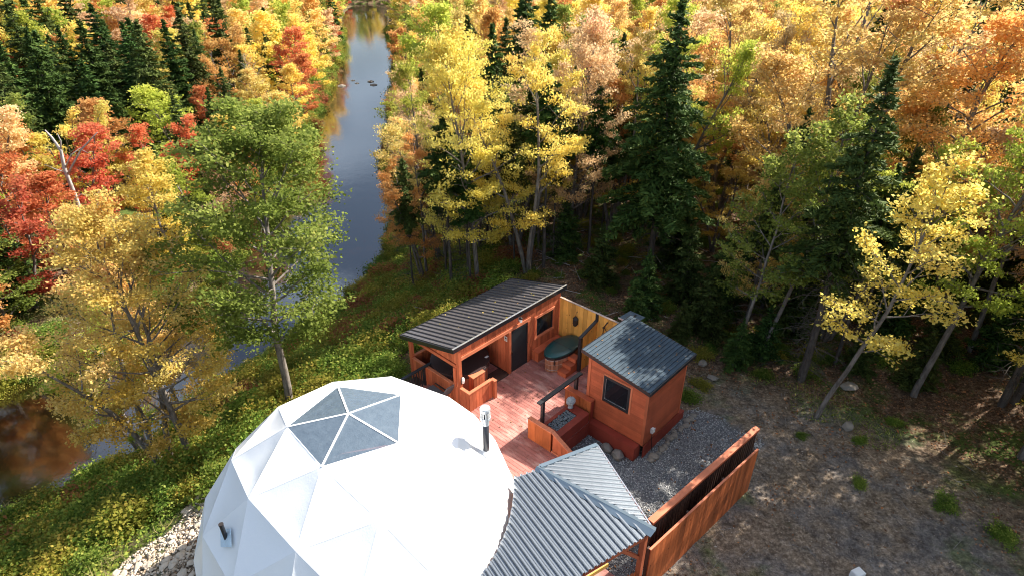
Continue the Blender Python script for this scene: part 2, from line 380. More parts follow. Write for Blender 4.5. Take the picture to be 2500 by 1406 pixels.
bpy_w = mesh_py('river', [(-90, -20, -6), (5, -20, -6), (5, 330, -6), (-90, 330, -6)], [(0, 1, 2, 3)], water_mat())
tag(ob('river', bpy_w), kind='structure')

# ------------------------------------------------------------------ deck
T = Thing('deck', 'red stained timber deck with dappled sun between dome, hut and sauna', 'deck', 12, 11, 0)
def board_run(T, a0, a1, b0, b1, z, mat, wdt=.14, ln=(2.2, 3.8), gap=.011, name='board'):
    n = max(1, round((a1-a0)/wdt)); st = (a1-a0)/n
    for i in range(n):
        x = a0+i*st; y = b0
        while y < b1-.05:
            e = min(b1, y+rnd.uniform(*ln)); e = b1 if b1-e < .6 else e
            T.box(name, x+gap/2, x+st-gap/2, y+gap/2, e-gap/2, z-.03, z+rnd.uniform(-.002, .002), mat); y = e
board_run(T, 9.6, 11.38, 6.9, 15.5, 0, M['deck'])
board_run(T, 11.38, 11.94, 8.3, 16.2, 0, M['deck'])
board_run(T, 11.94, 14.0, 9.36, 16.2, 0, M['deck'])
board_run(T, 14.0, 17.12, 9.86, 13.44, 0, M['deck'])
T.box('joist_bed', 9.62, 11.9, 6.95, 16.1, -.10, -.035, M['darkboard'])
T.box('joist_bed', 11.9, 17.1, 9.45, 16.1, -.10, -.035, M['darkboard'])
for a in (9.8, 11.3, 13, 15, 17.0):
    for b in (9.6, 12, 14.5, 16.0): T.box('post', a-.07, a+.07, b-.07, b+.07, -2.3 if b > 14 else -1.0, -.1, M['skirt'])
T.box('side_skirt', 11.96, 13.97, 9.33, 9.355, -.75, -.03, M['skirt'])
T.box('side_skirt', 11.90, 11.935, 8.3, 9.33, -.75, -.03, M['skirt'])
T.box('pale_board', 15.7, 17.1, 10.02, 10.30, .004, .05, M['pale'])
T.box('pale_board', 15.7, 17.1, 10.32, 10.60, .004, .05, M['pale'])
# dome platform
T = Thing('dome_platform', 'round timber platform carrying the white dome', 'platform', 5.42, 10.56, 0)
C0 = Vector((-3.976, 11.18, .8)); RD = 4.364
cs, sn = math.cos(YAW), math.sin(YAW)
ca, cb = C0.x*cs+C0.y*sn, -C0.x*sn+C0.y*cs
poly = [(ca+4.34*math.cos(2*math.pi*k/20), cb+4.34*math.sin(2*math.pi*k/20)) for k in range(20)]
T.mesh('floor', *prism(poly, -.12, -.04), M['deck'])
poly = [(ca+4.28*math.cos(2*math.pi*k/20), cb+4.28*math.sin(2*math.pi*k/20)) for k in range(20)]
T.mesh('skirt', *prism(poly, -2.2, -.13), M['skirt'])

# ------------------------------------------------------------------ geodesic dome
def geodesic(n=3):
    vs, key, F = [], {}, []; lat = math.atan(.5)
    ic = [np.array([0, 0, 1.])]
    for k in range(5): a = k*2*math.pi/5; ic.append(np.array([math.cos(lat)*math.cos(a), math.cos(lat)*math.sin(a), math.sin(lat)]))
    for k in range(5): a = (k+.5)*2*math.pi/5; ic.append(np.array([math.cos(lat)*math.cos(a), math.cos(lat)*math.sin(a), -math.sin(lat)]))
    ic.append(np.array([0, 0, -1.])); Tt = []
    for k in range(5):
        j = (k+1) % 5; Tt += [(0, 1+k, 1+j), (1+k, 6+k, 1+j), (1+j, 6+k, 6+j), (6+k, 11, 6+j)]
    def vid(p):
        p = p/np.linalg.norm(p); q = tuple(np.round(p, 4)+0.)
        if q not in key: key[q] = len(vs); vs.append(p)
        return key[q]
    for (i, j, k) in Tt:
        g = lambda a, b: vid(ic[i]*(n-a-b)/n+ic[j]*a/n+ic[k]*b/n)
        for a in range(n):
            for b in range(n-a):
                F.append((g(a, b), g(a+1, b), g(a, b+1)))
                if a+b < n-1: F.append((g(a+1, b), g(a+1, b+1), g(a, b+1)))
    return vs, F
dome = empty('geodesic_dome', C0); tag(dome, 'large white geodesic dome tent with a five pane skylight at its top', 'dome tent')
gv, gf = geodesic(); ph = R(115)
gv = [Vector((v[0]*math.cos(ph)-v[1]*math.sin(ph), v[0]*math.sin(ph)+v[1]*math.cos(ph), v[2]))*RD for v in gv]
used_e = set(); ms_seam = plain('welded_membrane_seam', (.80, .81, .82), .45, var=.12)
for f in gf:
    P = [gv[i] for i in f]
    if min(p.z for p in P) < -.23*RD: continue
    topv = [i for i, p in enumerate(P) if p.z > .995*RD]
    nrm = (P[1]-P[0]).cross(P[2]-P[0]).normalized()
    if nrm.dot(P[0]) < 0: P = [P[0], P[2], P[1]]; nrm = -nrm; topv = [i for i, p in enumerate(P) if p.z > .995*RD]
    if topv:
        a = P[topv[0]]; b = P[(topv[0]+1) % 3]; c = P[(topv[0]+2) % 3]
        m = (a+b+c)/3
        ins = [a+(m-a)*.012, b+(m-b)*.030, c+(m-c)*.030]
        # clear vinyl pane, subdivided a little
        ob('skylight_pane', mesh_py('skylight_pane', ins, [(0, 1, 2)], M['pane']), dome)
        V = [b, c, ins[2], ins[1]]; ob('panel_edge', mesh_py('panel_edge', V, [(0, 1, 2, 3)], M['membrane']), dome)
        V, F = bar_vf(a+nrm*.0, b, .048, .02, up=(a+b).normalized()); ob('seam_strip', mesh_py('seam_strip', V, F, M['membrane']), dome)
        continue
    for (i_, j_) in ((0, 1), (1, 2), (2, 0)):
        ek = tuple(sorted((f[i_], f[j_]))); 
        if ek in used_e: continue
        used_e.add(ek); e1, e2 = gv[ek[0]], gv[ek[1]]
        V, F = bar_vf(e1, e2, .012, .003, up=(e1+e2).normalized()); ob('seam', mesh_py('seam', V, F, ms_seam), dome)
    n = 7; V, F, ix = [], [], {}
    jit = rnd.random()*6
    for i in range(n+1):
        for j in range(n+1-i):
            u, v = i/n, j/n; ww = 1-u-v; p = P[0]*ww+P[1]*u+P[2]*v
            e = min(u, v, ww)*3
            d = -.035*min(1, e*2.2)+.012*min(e, .35)*math.sin(u*17+jit)*math.cos(v*13+jit)
            ix[i, j] = len(V); V.append(p+nrm*d)
    for i in range(n):
        for j in range(n-i):
            F.append((ix[i, j], ix[i+1, j], ix[i, j+1]))
            if i+j < n-1: F.append((ix[i+1, j], ix[i+1, j+1], ix[i, j+1]))
    o = ob('panel', mesh_py('panel', V, F, M['membrane'], smooth=True), dome)
# stove flue, through the dome skin
fl = Vector((-.675, 11.60, 0))
f = empty('stove_flue', (fl.x, fl.y, 3.45)); f.scale = (.80, .80, .96); tag(f, 'tall dark stove pipe with white slotted cap rising through the dome', 'stove pipe')
ob('pipe', mesh_py('pipe', *lathe([(.105, -.35), (.105, 1.10)], 20), M['flue'], False), f)
for p in f.children[0].data.polygons: p.use_smooth = len(p.vertices) == 4
ob('collar', mesh_py('collar', *lathe([(.20, -.15), (.17, .06), (.115, .12)], 20), M['membrane']), f)
ob('band', mesh_py('band', *lathe([(.125, 1.03), (.125, 1.18), (.175, 1.22), (.175, 1.30)], 20), M['chrome']), f)
V, F = [], []
for k in range(12):
    a = 2*math.pi*k/12; a2 = a+.28
    q = [(math.cos(x)*r, math.sin(x)*r) for x, r in ((a, .165), (a2, .165), (a2, .150), (a, .150))]
    v, ff = prism(q, 1.30, 1.50); o_ = len(V); V += v; F += [tuple(i+o_ for i in g) for g in ff]
ob('cap_slats', mesh_py('cap_slats', V, F, M['white']), f)
ob('inner_liner', mesh_py('inner_liner', *lathe([(.12, 1.30), (.12, 1.50)], 16), M['flue']), f)
ob('cap', mesh_py('cap', *lathe([(.165, 1.49), (.17, 1.57), (.155, 1.60)], 24), M['chrome']), f)
p = Vector((-6.41, 8.94, 3.50)); nv = (p-C0).normalized()
f = empty('vent_pipe', p); f.scale = (.78,)*3; tag(f, 'short black vent pipe on the blue shaded side of the dome', 'vent pipe')
ob('pipe', mesh_py('pipe', *tube([(0, 0, -.1), (-.015, .01, .22), (-.03, .02, .55)], [.06, .06, .062], 14), M['black']), f)
ob('rim', mesh_py('rim', *tube([(-.03, .02, .53), (-.03, .02, .56)], [.07, .07], 14), M['iron']), f)
q = nv.to_track_quat('Z', 'Y')
V = [q @ Vector((math.cos(a)*r, math.sin(a)*r, h)) for h in (0.0, .02) for a, r in ((0, .42), (1.57, .30), (3.14, .42), (4.71, .30))]
ob('flashing', mesh_py('flashing', V, [(3, 2, 1, 0), (4, 5, 6, 7), (0, 1, 5, 4), (1, 2, 6, 5), (2, 3, 7, 6), (3, 0, 4, 7)], plain('pale_blue_sealed_patch', (.50, .64, .74), .3, var=.35, scale=12)), f)

# ------------------------------------------------------------------ hot tub hut
A0, A1, B0, B1 = 11.38, 17.2, 13.46, 16.3
T = Thing('spa_hut', 'long red plank hut with charcoal lean-to steel roof and open hot tub bay', 'hut', 14.3, 14.9, 0)
def planks_a(T, a0, a1, b, z0, z1, mat, th=.022, wd=.14, z1f=None, name='plank', side=1):
    """vertical planks on a wall that runs along a"""
    n = max(1, round((a1-a0)/wd)); st = (a1-a0)/n
    for i in range(n):
        x = a0+i*st; t = z1f(x+st/2) if z1f else z1
        T.box(name, x+.005, x+st-.005, b-th/2+rnd.uniform(-.0015, .0015), b+th/2, z0, t, mat)
def planks_b(T, b0, b1, a, z0, z1, mat, th=.022, wd=.14, z0f=None, z1f=None, name='plank'):
    n = max(1, round((b1-b0)/wd)); st = (b1-b0)/n
    for i in range(n):
        y = b0+i*st; t = z1f(y+st/2) if z1f else z1; lo = z0f(y+st/2) if z0f else z0
        if t-lo > .02: T.box(name, a-th/2+rnd.uniform(-.0015, .0015), a+th/2, y+.005, y+st-.005, lo, t, mat)
roofz = lambda b: 2.66-(b-13.36)*(2.66-1.84)/(16.5-13.36)
planks_a(T, 11.52, 15.24, B0, 2.145, roofz(B0)-.03, M['red'])
planks_a(T, 15.24, 15.66, B0, 0, roofz(B0)-.03, M['red'])
planks_a(T, 15.66, 16.70, B0, 1.91, roofz(B0)-.03, M['red'])
planks_a(T, 15.66, 16.70, B0, 0, 1.0, M['red'])
planks_a(T, 16.70, A1, B0, 0, roofz(B0)-.03, M['red'])
T.box('beam', 11.50, 15.30, 13.42, 13.50, 2.0, 2.14, M['red_cap'])
T.box('post', 11.36, 11.50, 13.39, 13.53, 0, 2.60, M['red'])
T.box('post', 14.02, 14.13, 13.40, 13.52, 0, 1.999, M['red'])
T.box('post', 15.11, 15.235, 13.40, 13.445, 0, 1.999, M['red'])
# door
d = T.box('door', 14.15, 15.09, 13.43, 13.47, .02, 1.98, M['dark'])
T.box('door_handle', 14.17, 14.21, 13.38, 13.43, .92, 1.02, M['iron'])
T.box('door_frame', 14.13, 14.16, 13.42, 13.425, .02, 1.98, M['black'])
T.box('door_frame', 15.08, 15.11, 13.42, 13.425, .02, 1.98, M['black'])
T.box('door_rail', 14.16, 15.08, 13.42, 13.426, .02, .10, M['black'])
T.box('door_rail', 14.16, 15.08, 13.42, 13.426, 1.90, 1.98, M['black'])
T.box('door_hinge', 15.04, 15.10, 13.405, 13.419, 1.0, 1.1, M['iron'])
# window
T.box('window', 15.68, 16.68, 13.46, 13.475, 1.02, 1.89, M['glass'])
for z0, z1 in ((1.885, 1.99), (.90, 1.005)): T.box('window_trim', 15.55, 16.80, 13.41, 13.446, z0, z1, M['red_cap'])
for a0 in (15.56, 16.69): T.box('window_trim', a0, a0+.10, 13.41, 13.446, 1.008, 1.882, M['red'])
T.box('window_frame', 15.665, 15.70, 13.43, 13.458, 1.01, 1.88, M['black']); T.box('window_frame', 16.655, 16.688, 13.43, 13.458, 1.01, 1.88, M['black'])
# end wall (left, facing the dome)
planks_b(T, 13.53, B1, 11.39, -.30, .79, M['red'])
T.box('sill_cap', 11.34, 11.46, 13.54, 16.2, .80, .835, M['red_cap'])
planks_b(T, 13.53, B1, 11.39, 1.86, 2.5, M['red'], z1f=lambda b: roofz(b)-.03)
T.box('beam', 11.33, 11.45, 13.53, 16.22, 1.72, 1.855, M['red'])
T.box('post', 11.34, 11.48, 16.21, 16.35, -1.2, roofz(16.3)-.02, M['red'])
T.box('post', 11.30, 11.375, 15.30, 15.40, -.2, .79, M['red'])
T.box('post', 11.30, 11.375, 13.56, 13.66, .84, 1.715, M['red'])
# back wall, open over a low wall in the tub bay, closed behind the door
planks_a(T, 11.48, 14.1, B1, -.9, .79, M['red']); T.box('sill_cap', 11.49, 14.1, 16.25, 16.36, .80, .835, M['red_cap'])
planks_a(T, 14.1, A1, B1, -.9, roofz(B1)-.04, M['red'])
planks_b(T, B0+.06, B1, 14.07, 0, 2.3, M['red'], z1f=lambda b: roofz(b)-.04)
planks_b(T, B0+.02, B1, A1, -.3, 2.3, M['red'], z1f=lambda b: roofz(b)-.04)
T.box('floor', 14.1, 17.18, 13.49, 16.28, -.05, .0, M['deck'])
# roof: ribbed steel panels running down the slope
ra0, ra1, rb0, rb1 = 11.12, 17.46, 13.385, 16.52
np_ = 26; st = (ra1-ra0)/np_
for i in range(np_):
    x = ra0+i*st; prof = [(0, 0), (.045, .0), (.055, .045), (.085, .045), (.095, 0), (st*.55, 0), (st*.57, .008), (st*.61, .008), (st*.63, 0), (st, 0)]
    V = []
    for (dx, dz) in prof:
        for b in (rb0, rb1): V.append((x+dx, b, roofz(b)+.03+dz))
    F = [(2*k, 2*k+2, 2*k+3, 2*k+1) for k in range(len(prof)-1)]
    T.mesh('roof_panel', V, F, M['roof'])
V = [(ra0+.02, rb0+.02, roofz(rb0)-.03), (ra1-.02, rb0+.02, roofz(rb0)-.03), (ra1-.02, rb1-.02, roofz(rb1)-.03), (ra0+.02, rb1-.02, roofz(rb1)-.03)]
V += [(v[0], v[1], v[2]+.055) for v in V]
T.mesh('roof_deck', V, [(3, 2, 1, 0), (4, 5, 6, 7), (0, 1, 5, 4), (1, 2, 6, 5), (2, 3, 7, 6), (3, 0, 4, 7)], M['black'])
T.box('fascia', ra0-.02, ra1+.02, rb0-.03, rb0, roofz(rb0)-.11, roofz(rb0)+.045, M['fascia'])
T.box('fascia', ra0-.02, ra1+.02, rb1, rb1+.03, roofz(rb1)-.10, roofz(rb1)+.045, M['fascia'])
T.box('edge_trim', ra0-.02, ra1+.02, rb0-.034, rb0+.035, roofz(rb0)+.062, roofz(rb0)+.072, M['silver'])
for a in (ra0, ra1):
    V, F = bar_vf((a, rb0, roofz(rb0)-.035), (a, rb1, roofz(rb1)-.035), .03, .17); T.mesh('fascia', V, F, M['fascia'])
T = Thing('wall_lamp', 'small bright lamp fixed above the dark door of the hut', 'lamp', 14.63, 13.38, 2.35)
T.box('backplate', 14.58, 14.68, 13.42, 13.446, 2.27, 2.45, M['chrome'])
T.mesh('lamp_glass', *lathe([(.05, 0), (.055, .13)], 14, (14.63, 13.36, 2.24)), M['white'])
T.mesh('lamp_hood', *lathe([(.06, 0), (.065, .05), (.03, .09)], 14, (14.63, 13.36, 2.37)), M['iron'])
T = Thing('notice', 'small white printed notice beside the dark door of the hut', 'notice', 14.04, 13.62, 1.6)
T.box('sheet', 14.046, 14.055, 13.54, 13.70, 1.50, 1.72, M['white'])
T.box('print', 14.040, 14.045, 13.58, 13.66, 1.60, 1.65, M['iron']); T.box('print', 14.040, 14.045, 13.56, 13.68, 1.67, 1.69, M['iron']); T.box('print', 14.040, 14.045, 13.57, 13.67, 1.54, 1.555, M['iron'])
T = Thing('porch_light', 'oval white bulkhead light on the corner post of the hut', 'lamp', 11.53, 13.37, 1.1)
T.mesh('lens', *lathe([(.02, -.13), (.05, -.11), (.06, 0), (.05, .11), (.02, .13)], 14, (11.50, 13.36, 1.15)), M['white'], True)
T.mesh('guard', *tube([(11.44, 13.375, 1.0), (11.40, 13.34, 1.15), (11.44, 13.375, 1.34)], [.012]*3, 6), M['iron'])
T = Thing('folded_bracket', 'black folding bracket high on the porch wall inside the hut', 'bracket', 13.9, 13.9, 1.7)
for z, b in ((1.72, 14.5), (1.60, 14.35)):
    T.mesh('arm', *bar_vf((14.03, b, z), (13.72, b-.45, z-.05), .04, .03), M['iron'])
T.box('plate', 14.02, 14.05, 14.25, 14.6, 1.5, 1.85, M['iron'])
# round hot tub
T = Thing('round_hot_tub', 'round hot tub under a dark brown folded cover in the open bay', 'hot tub', 12.62, 14.78, 0)
c = (12.62, 14.78, 0)
n = 44
for k in range(n):
    a = 2*math.pi*k/n; a2 = 2*math.pi*(k+.94)/n
    q = [(c[0]+math.cos(x)*r, c[1]+math.sin(x)*r) for x, r in ((a, 1.10), (a2, 1.10), (a2, 1.06), (a, 1.06))]
    T.mesh('stave', *prism(q, .01, .74), M['tub_wood'] if k % 3 else M['red'])
T.mesh('shell', *lathe([(1.05, .02), (1.05, .76), (1.13, .78), (1.13, .80)], 40, c), M['cover_brown'])
for s, nm in ((0, 'cover_half'), (1, 'cover_half')):
    pl = [(c[0]+1.16*math.cos(x)+(.012 if s else -.012), c[1]+1.16*math.sin(x)) for x in [math.pi*(.5+s)+math.pi*k/24 for k in range(25)]]
    pl = [(c[0]+((x-c[0])*math.cos(2.1)-(y-c[1])*math.sin(2.1)), c[1]+((x-c[0])*math.sin(2.1)+(y-c[1])*math.cos(2.1))) for x, y in pl]
    T.mesh(nm, *prism(pl, .81, .885), M['cover_brown'])
    pl2 = [(c[0]+(x-c[0])*1.012, c[1]+(y-c[1])*1.012) for x, y in pl]
    T.mesh('cover_skirt', *prism(pl2, .70, .808), M['cover_brown'])
T.box('cover_label', 13.30, 13.46, 13.99, 14.09, .888, .894, M['white'])
T = Thing('tub_step', 'narrow red plank step box between the round tub and half wall', 'step', 12.4, 13.62, 0)
planks_a(T, 12.12, 12.70, 13.47, 0, .82, M['red'], wd=.145); planks_b(T, 13.48, 13.74, 12.12, 0, .82, M['red'])
T.mesh('cap', *prism([(12.08, 13.44), (12.72, 13.44), (12.72, 13.62), (12.08, 13.76)], .825, .86), M['red_cap'])
T = Thing('door_mat', 'black rubber mat on the porch floor before the round tub', 'mat', 13.55, 13.7, 0)
T.box('mat', 13.15, 13.95, 13.42, 13.98, .004, .018, M['darkboard']); T.box('mat_border', 13.12, 13.98, 13.39, 14.01, .003, .010, M['iron'])

# half wall before the hut
T = Thing('half_wall', 'low red plank wall with pink cap turning a corner before the hut', 'low wall', 12.0, 12.9, 0)
planks_b(T, 12.93, 13.38, 11.39, 0, .82, M['red'], wd=.15); planks_a(T, 11.37, 12.52, 12.90, 0, .82, M['red'], wd=.165)
planks_a(T, 11.47, 12.52, 12.98, 0, .82, M['red'], wd=.165)
T.box('cap', 11.34, 11.47, 12.87, 13.38, .825, .862, M['red_cap']); T.box('cap', 11.475, 12.53, 12.87, 13.0, .825, .862, M['red_cap'])
T.box('post', 12.54, 12.66, 12.76, 12.98, 0, .80, M['red']); T.box('post_cap', 12.535, 12.67, 12.75, 12.99, .802, .835, M['red_cap'])
# black capped rail from the hut to the dome
T = Thing('black_rail', 'black capped rail running from the hut end wall towards the dome', 'rail', 10.8, 15.36, 0)
T.box('rail', 9.6, 11.60, 15.30, 15.42, .83, .885, M['black'])
for a in (9.7, 11.2): T.box('post', a, a+.09, 15.32, 15.41, -.3, .828, M['black'])
for k in range(11): T.box('baluster', 9.9+k*.12, 9.93+k*.12, 15.35, 15.38, 0, .828, M['black'])
# chair
T = Thing('lounge_chair', 'dark folding lounge chair beside the hut end wall behind dome', 'chair', 10.9, 14.3, 0)
T.box('seat', 10.6, 11.2, 14.0, 14.8, .30, .34, M['leather'])
T.mesh('backrest', *bar_vf((11.15, 13.98, .32), (11.2, 13.62, .95), .55, .035, up=(0, 1, .3)), M['leather'])
for a in (10.62, 11.16):
    for b in (14.02, 14.75): T.box('leg', a-.02, a+.02, b-.02, b+.02, 0, .30, M['iron'])
    T.mesh('armrest', *bar_vf((a, 13.9, .55), (a, 14.6, .55), .05, .03), M['iron'])

# ------------------------------------------------------------------ oval tub, steps
T = Thing('oval_soaking_tub', 'oval cedar soaking tub with dark teal lid beside the yellow fence', 'tub', 16.15, 12.42, 0)
c = (16.15, 12.42, 0)
n = 40
for k in range(n):
    a = 2*math.pi*k/n; a2 = 2*math.pi*(k+.95)/n
    q = [(c[0]+math.cos(x)*r[0], c[1]+math.sin(x)*r[1]) for x, r in ((a, (.94, .48)), (a2, (.94, .48)), (a2, (.90, .44)), (a, (.90, .44)))]
    T.mesh('stave', *prism(q, .01, .66), M['tub_wood'])
for z in (.10, .34, .56):
    V, F = lathe([(1, 0), (1, .022)], 36, (c[0], c[1], z), .95, .49); T.mesh('hoop', V, F[:-2], M['chrome'] if z != .34 else M['pale'])
T.mesh('lid_skirt', *lathe([(1, 0), (1, .10)], 44, (c[0], c[1], .64), 1.0, .53), M['black'])
T.mesh('lid', *lathe([(1, 0), (1.0, .03), (.96, .055), (.6, .075), (.02, .08)], 44, (c[0], c[1], .741), 1.0, .53), M['cover_teal'], True)
T.box('lid_seam', 16.14, 16.16, 11.92, 12.92, .812, .822, M['black'])
T.box('strap', 15.27, 15.285, 12.10, 12.14, .42, .74, M['iron'])
T = Thing('tub_steps', 'three red timber steps climbing along the oval tub', 'steps', 15.8, 11.75, 0)
for k in range(3):
    a0 = 15.36+k*.30
    T.box('riser', a0, a0+.02, 11.58, 12.0, .0, .19+.19*k, M['red']); T.box('side', a0+.02, a0+.30, 11.58, 11.60, .0, .19+.19*k, M['red'])
    T.box('tread', a0-.015, a0+.31, 11.565, 12.0, .192+.19*k, .222+.19*k, M['red_h'])
T = Thing('bench_box', 'low red bench box between the dark door and the oval tub', 'bench', 15.9, 13.2, 0)
planks_b(T, 13.10, 13.43, 15.42, 0, .42, M['red']); planks_a(T, 15.42, 17.0, 13.10, 0, .42, M['red'])
T.box('lid', 15.40, 17.05, 13.08, 13.44, .422, .45, M['red_h'])

# ------------------------------------------------------------------ yellow fence and wing
T = Thing('yellow_privacy_fence', 'tall yellow pine board fence behind the oval tub', 'fence', 17.17, 11.8, 0)
planks_b(T, 9.95, 13.44, 17.17, 0, 2.25, M['yellow'], th=.025, wd=.20)
T.box('top_cap', 17.13, 17.22, 9.95, 13.44, 2.253, 2.275, M['pale'])
for b in (10.3, 11.7, 13.3): T.box('post', 17.19, 17.28, b-.05, b+.05, -.6, 2.24, M['yellow'])
for z in (.5, 1.9): T.box('rail', 17.185, 17.22, 9.96, 13.43, z, z+.09, M['yellow'])
T = Thing('yellow_wing_wall', 'short yellow board wing wall with black post and sloping black rail', 'wing wall', 16.6, 11.5, 0)
planks_a(T, 16.18, 17.14, 11.50, 0, 1.7, M['yellow'], th=.025, wd=.16, z1f=lambda a: 1.60+(a-16.1)*.33-.02)
T.box('post', 16.05, 16.17, 11.44, 11.56, 0, 1.60, M['black'])
T.mesh('rail', *bar_vf((16.02, 11.50, 1.63), (17.13, 11.50, 1.97), .13, .05), M['black'])
T.box('strap', 17.10, 17.15, 11.44, 11.56, 1.97, 2.26, M['black'])
T = Thing('fence_lantern', 'black iron lantern hanging on the yellow fence', 'lantern', 17.1, 12.54, 1.5)
T.box('body', 17.02, 17.13, 12.42, 12.62, 1.36, 1.62, M['iron']); T.mesh('hood', *lathe([(.15, 0), (.03, .10)], 4, (17.07, 12.52, 1.62)), M['iron'])
T.mesh('hook', *tube([(17.15, 12.50, 1.95), (17.06, 12.50, 1.92), (17.06, 12.52, 1.72)], [.012]*3), M['iron']); T.box('base', 17.0, 17.13, 12.46, 12.58, 1.29, 1.36, M['iron'])
T = Thing('wall_hook', 'rusty iron hook with two hanging prongs on the yellow fence', 'hook', 17.1, 11.05, 2.0)
T.mesh('stem', *tube([(17.14, 10.98, 2.10), (17.06, 11.02, 2.02), (17.07, 11.10, 1.84)], [.025, .02, .025]), M['iron'])
T.mesh('prong', *tube([(17.07, 11.10, 1.84), (17.10, 11.16, 1.45), (17.13, 11.18, 1.3)], [.018, .014, .01]), M['iron'])
T.mesh('prong', *tube([(17.07, 11.08, 1.84), (17.10, 10.92, 1.60), (17.13, 10.85, 1.5)], [.018, .014, .01]), M['iron'])
T.mesh('ring', *lathe([(.05, 0), (.05, .03)], 10, (17.08, 11.12, 1.80)), M['iron'])
T = Thing('metal_shed_roof', 'small galvanised roof corner showing behind the yellow fence', 'roof', 17.6, 10.3, 2.3)
V, F = join([bar_vf((17.28, 9.95+k*.10, 2.42), (18.1, 9.95+k*.10, 2.36), .095, .02) for k in range(7)]); T.mesh('sheet', V, F, M['cap'])
T.box('edge', 17.26, 17.285, 9.9, 10.62, 2.38, 2.44, M['silver']); T.box('dark_slot', 17.5, 17.95, 10.2, 10.25, 2.41, 2.425, M['iron'])
T.box('post', 17.4, 17.5, 9.99, 10.09, -.6, 2.36, M['darkboard']); T.box('post', 17.9, 18.0, 10.4, 10.5, -.6, 2.34, M['darkboard'])

# ------------------------------------------------------------------ sauna cabin
T = Thing('sauna_cabin', 'small red sauna cabin with blue grey shingled lean-to roof and black window', 'cabin', 15.5, 8.5, 0)
sa0, sa1, sb0, sb1 = 14.30, 16.72, 7.30, 9.78
sz = lambda b: 2.50+(b-7.15)*(2.90-2.50)/(9.92-7.15)
def siding_b(T, a, b0, b1, z0, z1, wd=.145, holes=()):
    n = round((z1-z0)/wd); st = (z1-z0)/n
    for i in range(n):
        z = z0+i*st; segs = [(b0, b1)]
        for (h0, h1, v0, v1) in holes:
            if z+st > v0+.02 and z < v1-.02: segs = [(b0, h0), (h1, b1)]
        for s0, s1 in segs: T.box('siding_board', a-.012, a+.012, s0, s1, z+.002, z+st-.002, M['red_h'])
siding_b(T, sa0, sb0+.09, sb1-.12, 0, 2.25, holes=[(7.99, 9.09, 1.04, 2.12)])
for i in range(4):
    z = 2.25+i*.13; b0 = 7.15+(z+.13-2.50)/(.4/2.77); b0 = max(b0, sb0+.1)
    if b0 < sb1-.2: T.box('siding_board', sa0-.012, sa0+.012, b0, sb1-.12, z+.002, z+.128, M['red_h'])
V = [(sa0-.004, sb0+.09, 2.2), (sa0-.004, sb1-.12, 2.2), (sa0-.004, sb1-.12, sz(sb1)-.04), (sa0-.004, sb0+.09, sz(sb0)-.04)]
T.mesh('gable_board', V+[(v[0]+.01, v[1], v[2]) for v in V], [(0, 3, 2, 1), (4, 5, 6, 7), (0, 1, 5, 4), (1, 2, 6, 5), (2, 3, 7, 6), (3, 0, 4, 7)], M['red_h'])
T.box('corner_board', sa0-.03, sa0+.02, sb0-.02, sb0+.085, -.02, sz(sb0)-.05, M['red']); T.box('corner_board', sa0-.03, sa0+.02, sb1-.115, sb1, 0, sz(sb1)-.05, M['red'])
n = 16
for i in range(n):
    z = -.02+i*(sz(sb0)-.04+.02)/n; st = (sz(sb0)-.02)/n
    T.box('siding_board', sa0+.025, sa1, sb0-.014, sb0+.012, z+.002, z+st-.003, M['red_h'])
T.box('corner_board', sa1-.06, sa1+.02, sb0-.03, sb0-.016, -.4, sz(sb0)-.04, M['red'])
T.box('end_wall', sa1-.02, sa1, sb0+.02, sb1, -.1, 2.5, M['red_h']); T.box('back_wall', sa0+.02, sa1-.02, sb1-.02, sb1, 0, 2.75, M['red'])
T.box('base_skirt', sa0+.02, sa1+.05, sb0-.05, sb0-.018, -.75, -.04, M['skirt'])
T.box('ledge_board', 13.98, 14.27, 7.42, 9.74, -.035, .0, M['skirt']); T.box('ledge_skirt', 13.955, 13.978, 7.40, 9.35, -.75, -.005, M['skirt']); T.box('ledge_end', 13.98, 14.32, 7.395, 7.418, -.75, -.006, M['skirt'])
T.box('step_box', 16.78, 17.12, 7.25, 7.55, -.6, -.18, M['skirt'])
# window
T.box('window', 14.285, 14.295, 8.06, 9.02, 1.12, 2.04, M['glass'])
for b0, b1, z0, z1 in ((8.0, 9.08, 1.045, 1.13), (8.0, 9.08, 2.03, 2.115), (8.0, 8.08, 1.132, 2.028), (9.0, 9.08, 1.132, 2.028)): T.box('window_frame', 14.25, 14.30, b0, b1, z0, z1, M['black'])
T.box('window_bead', 14.262, 14.275, 8.085, 8.995, 1.135, 1.15, M['silver']); T.box('window_bead', 14.262, 14.275, 8.98, 8.994, 1.152, 2.02, M['silver'])
for b0, b1, z0, z1 in ((7.93, 7.997, 1.0, 2.19), (9.083, 9.12, 1.0, 2.19), (7.93, 9.12, 2.118, 2.19)): T.box('window_trim', 14.268, 14.286, b0, b1, z0, z1, M['red_cap'])
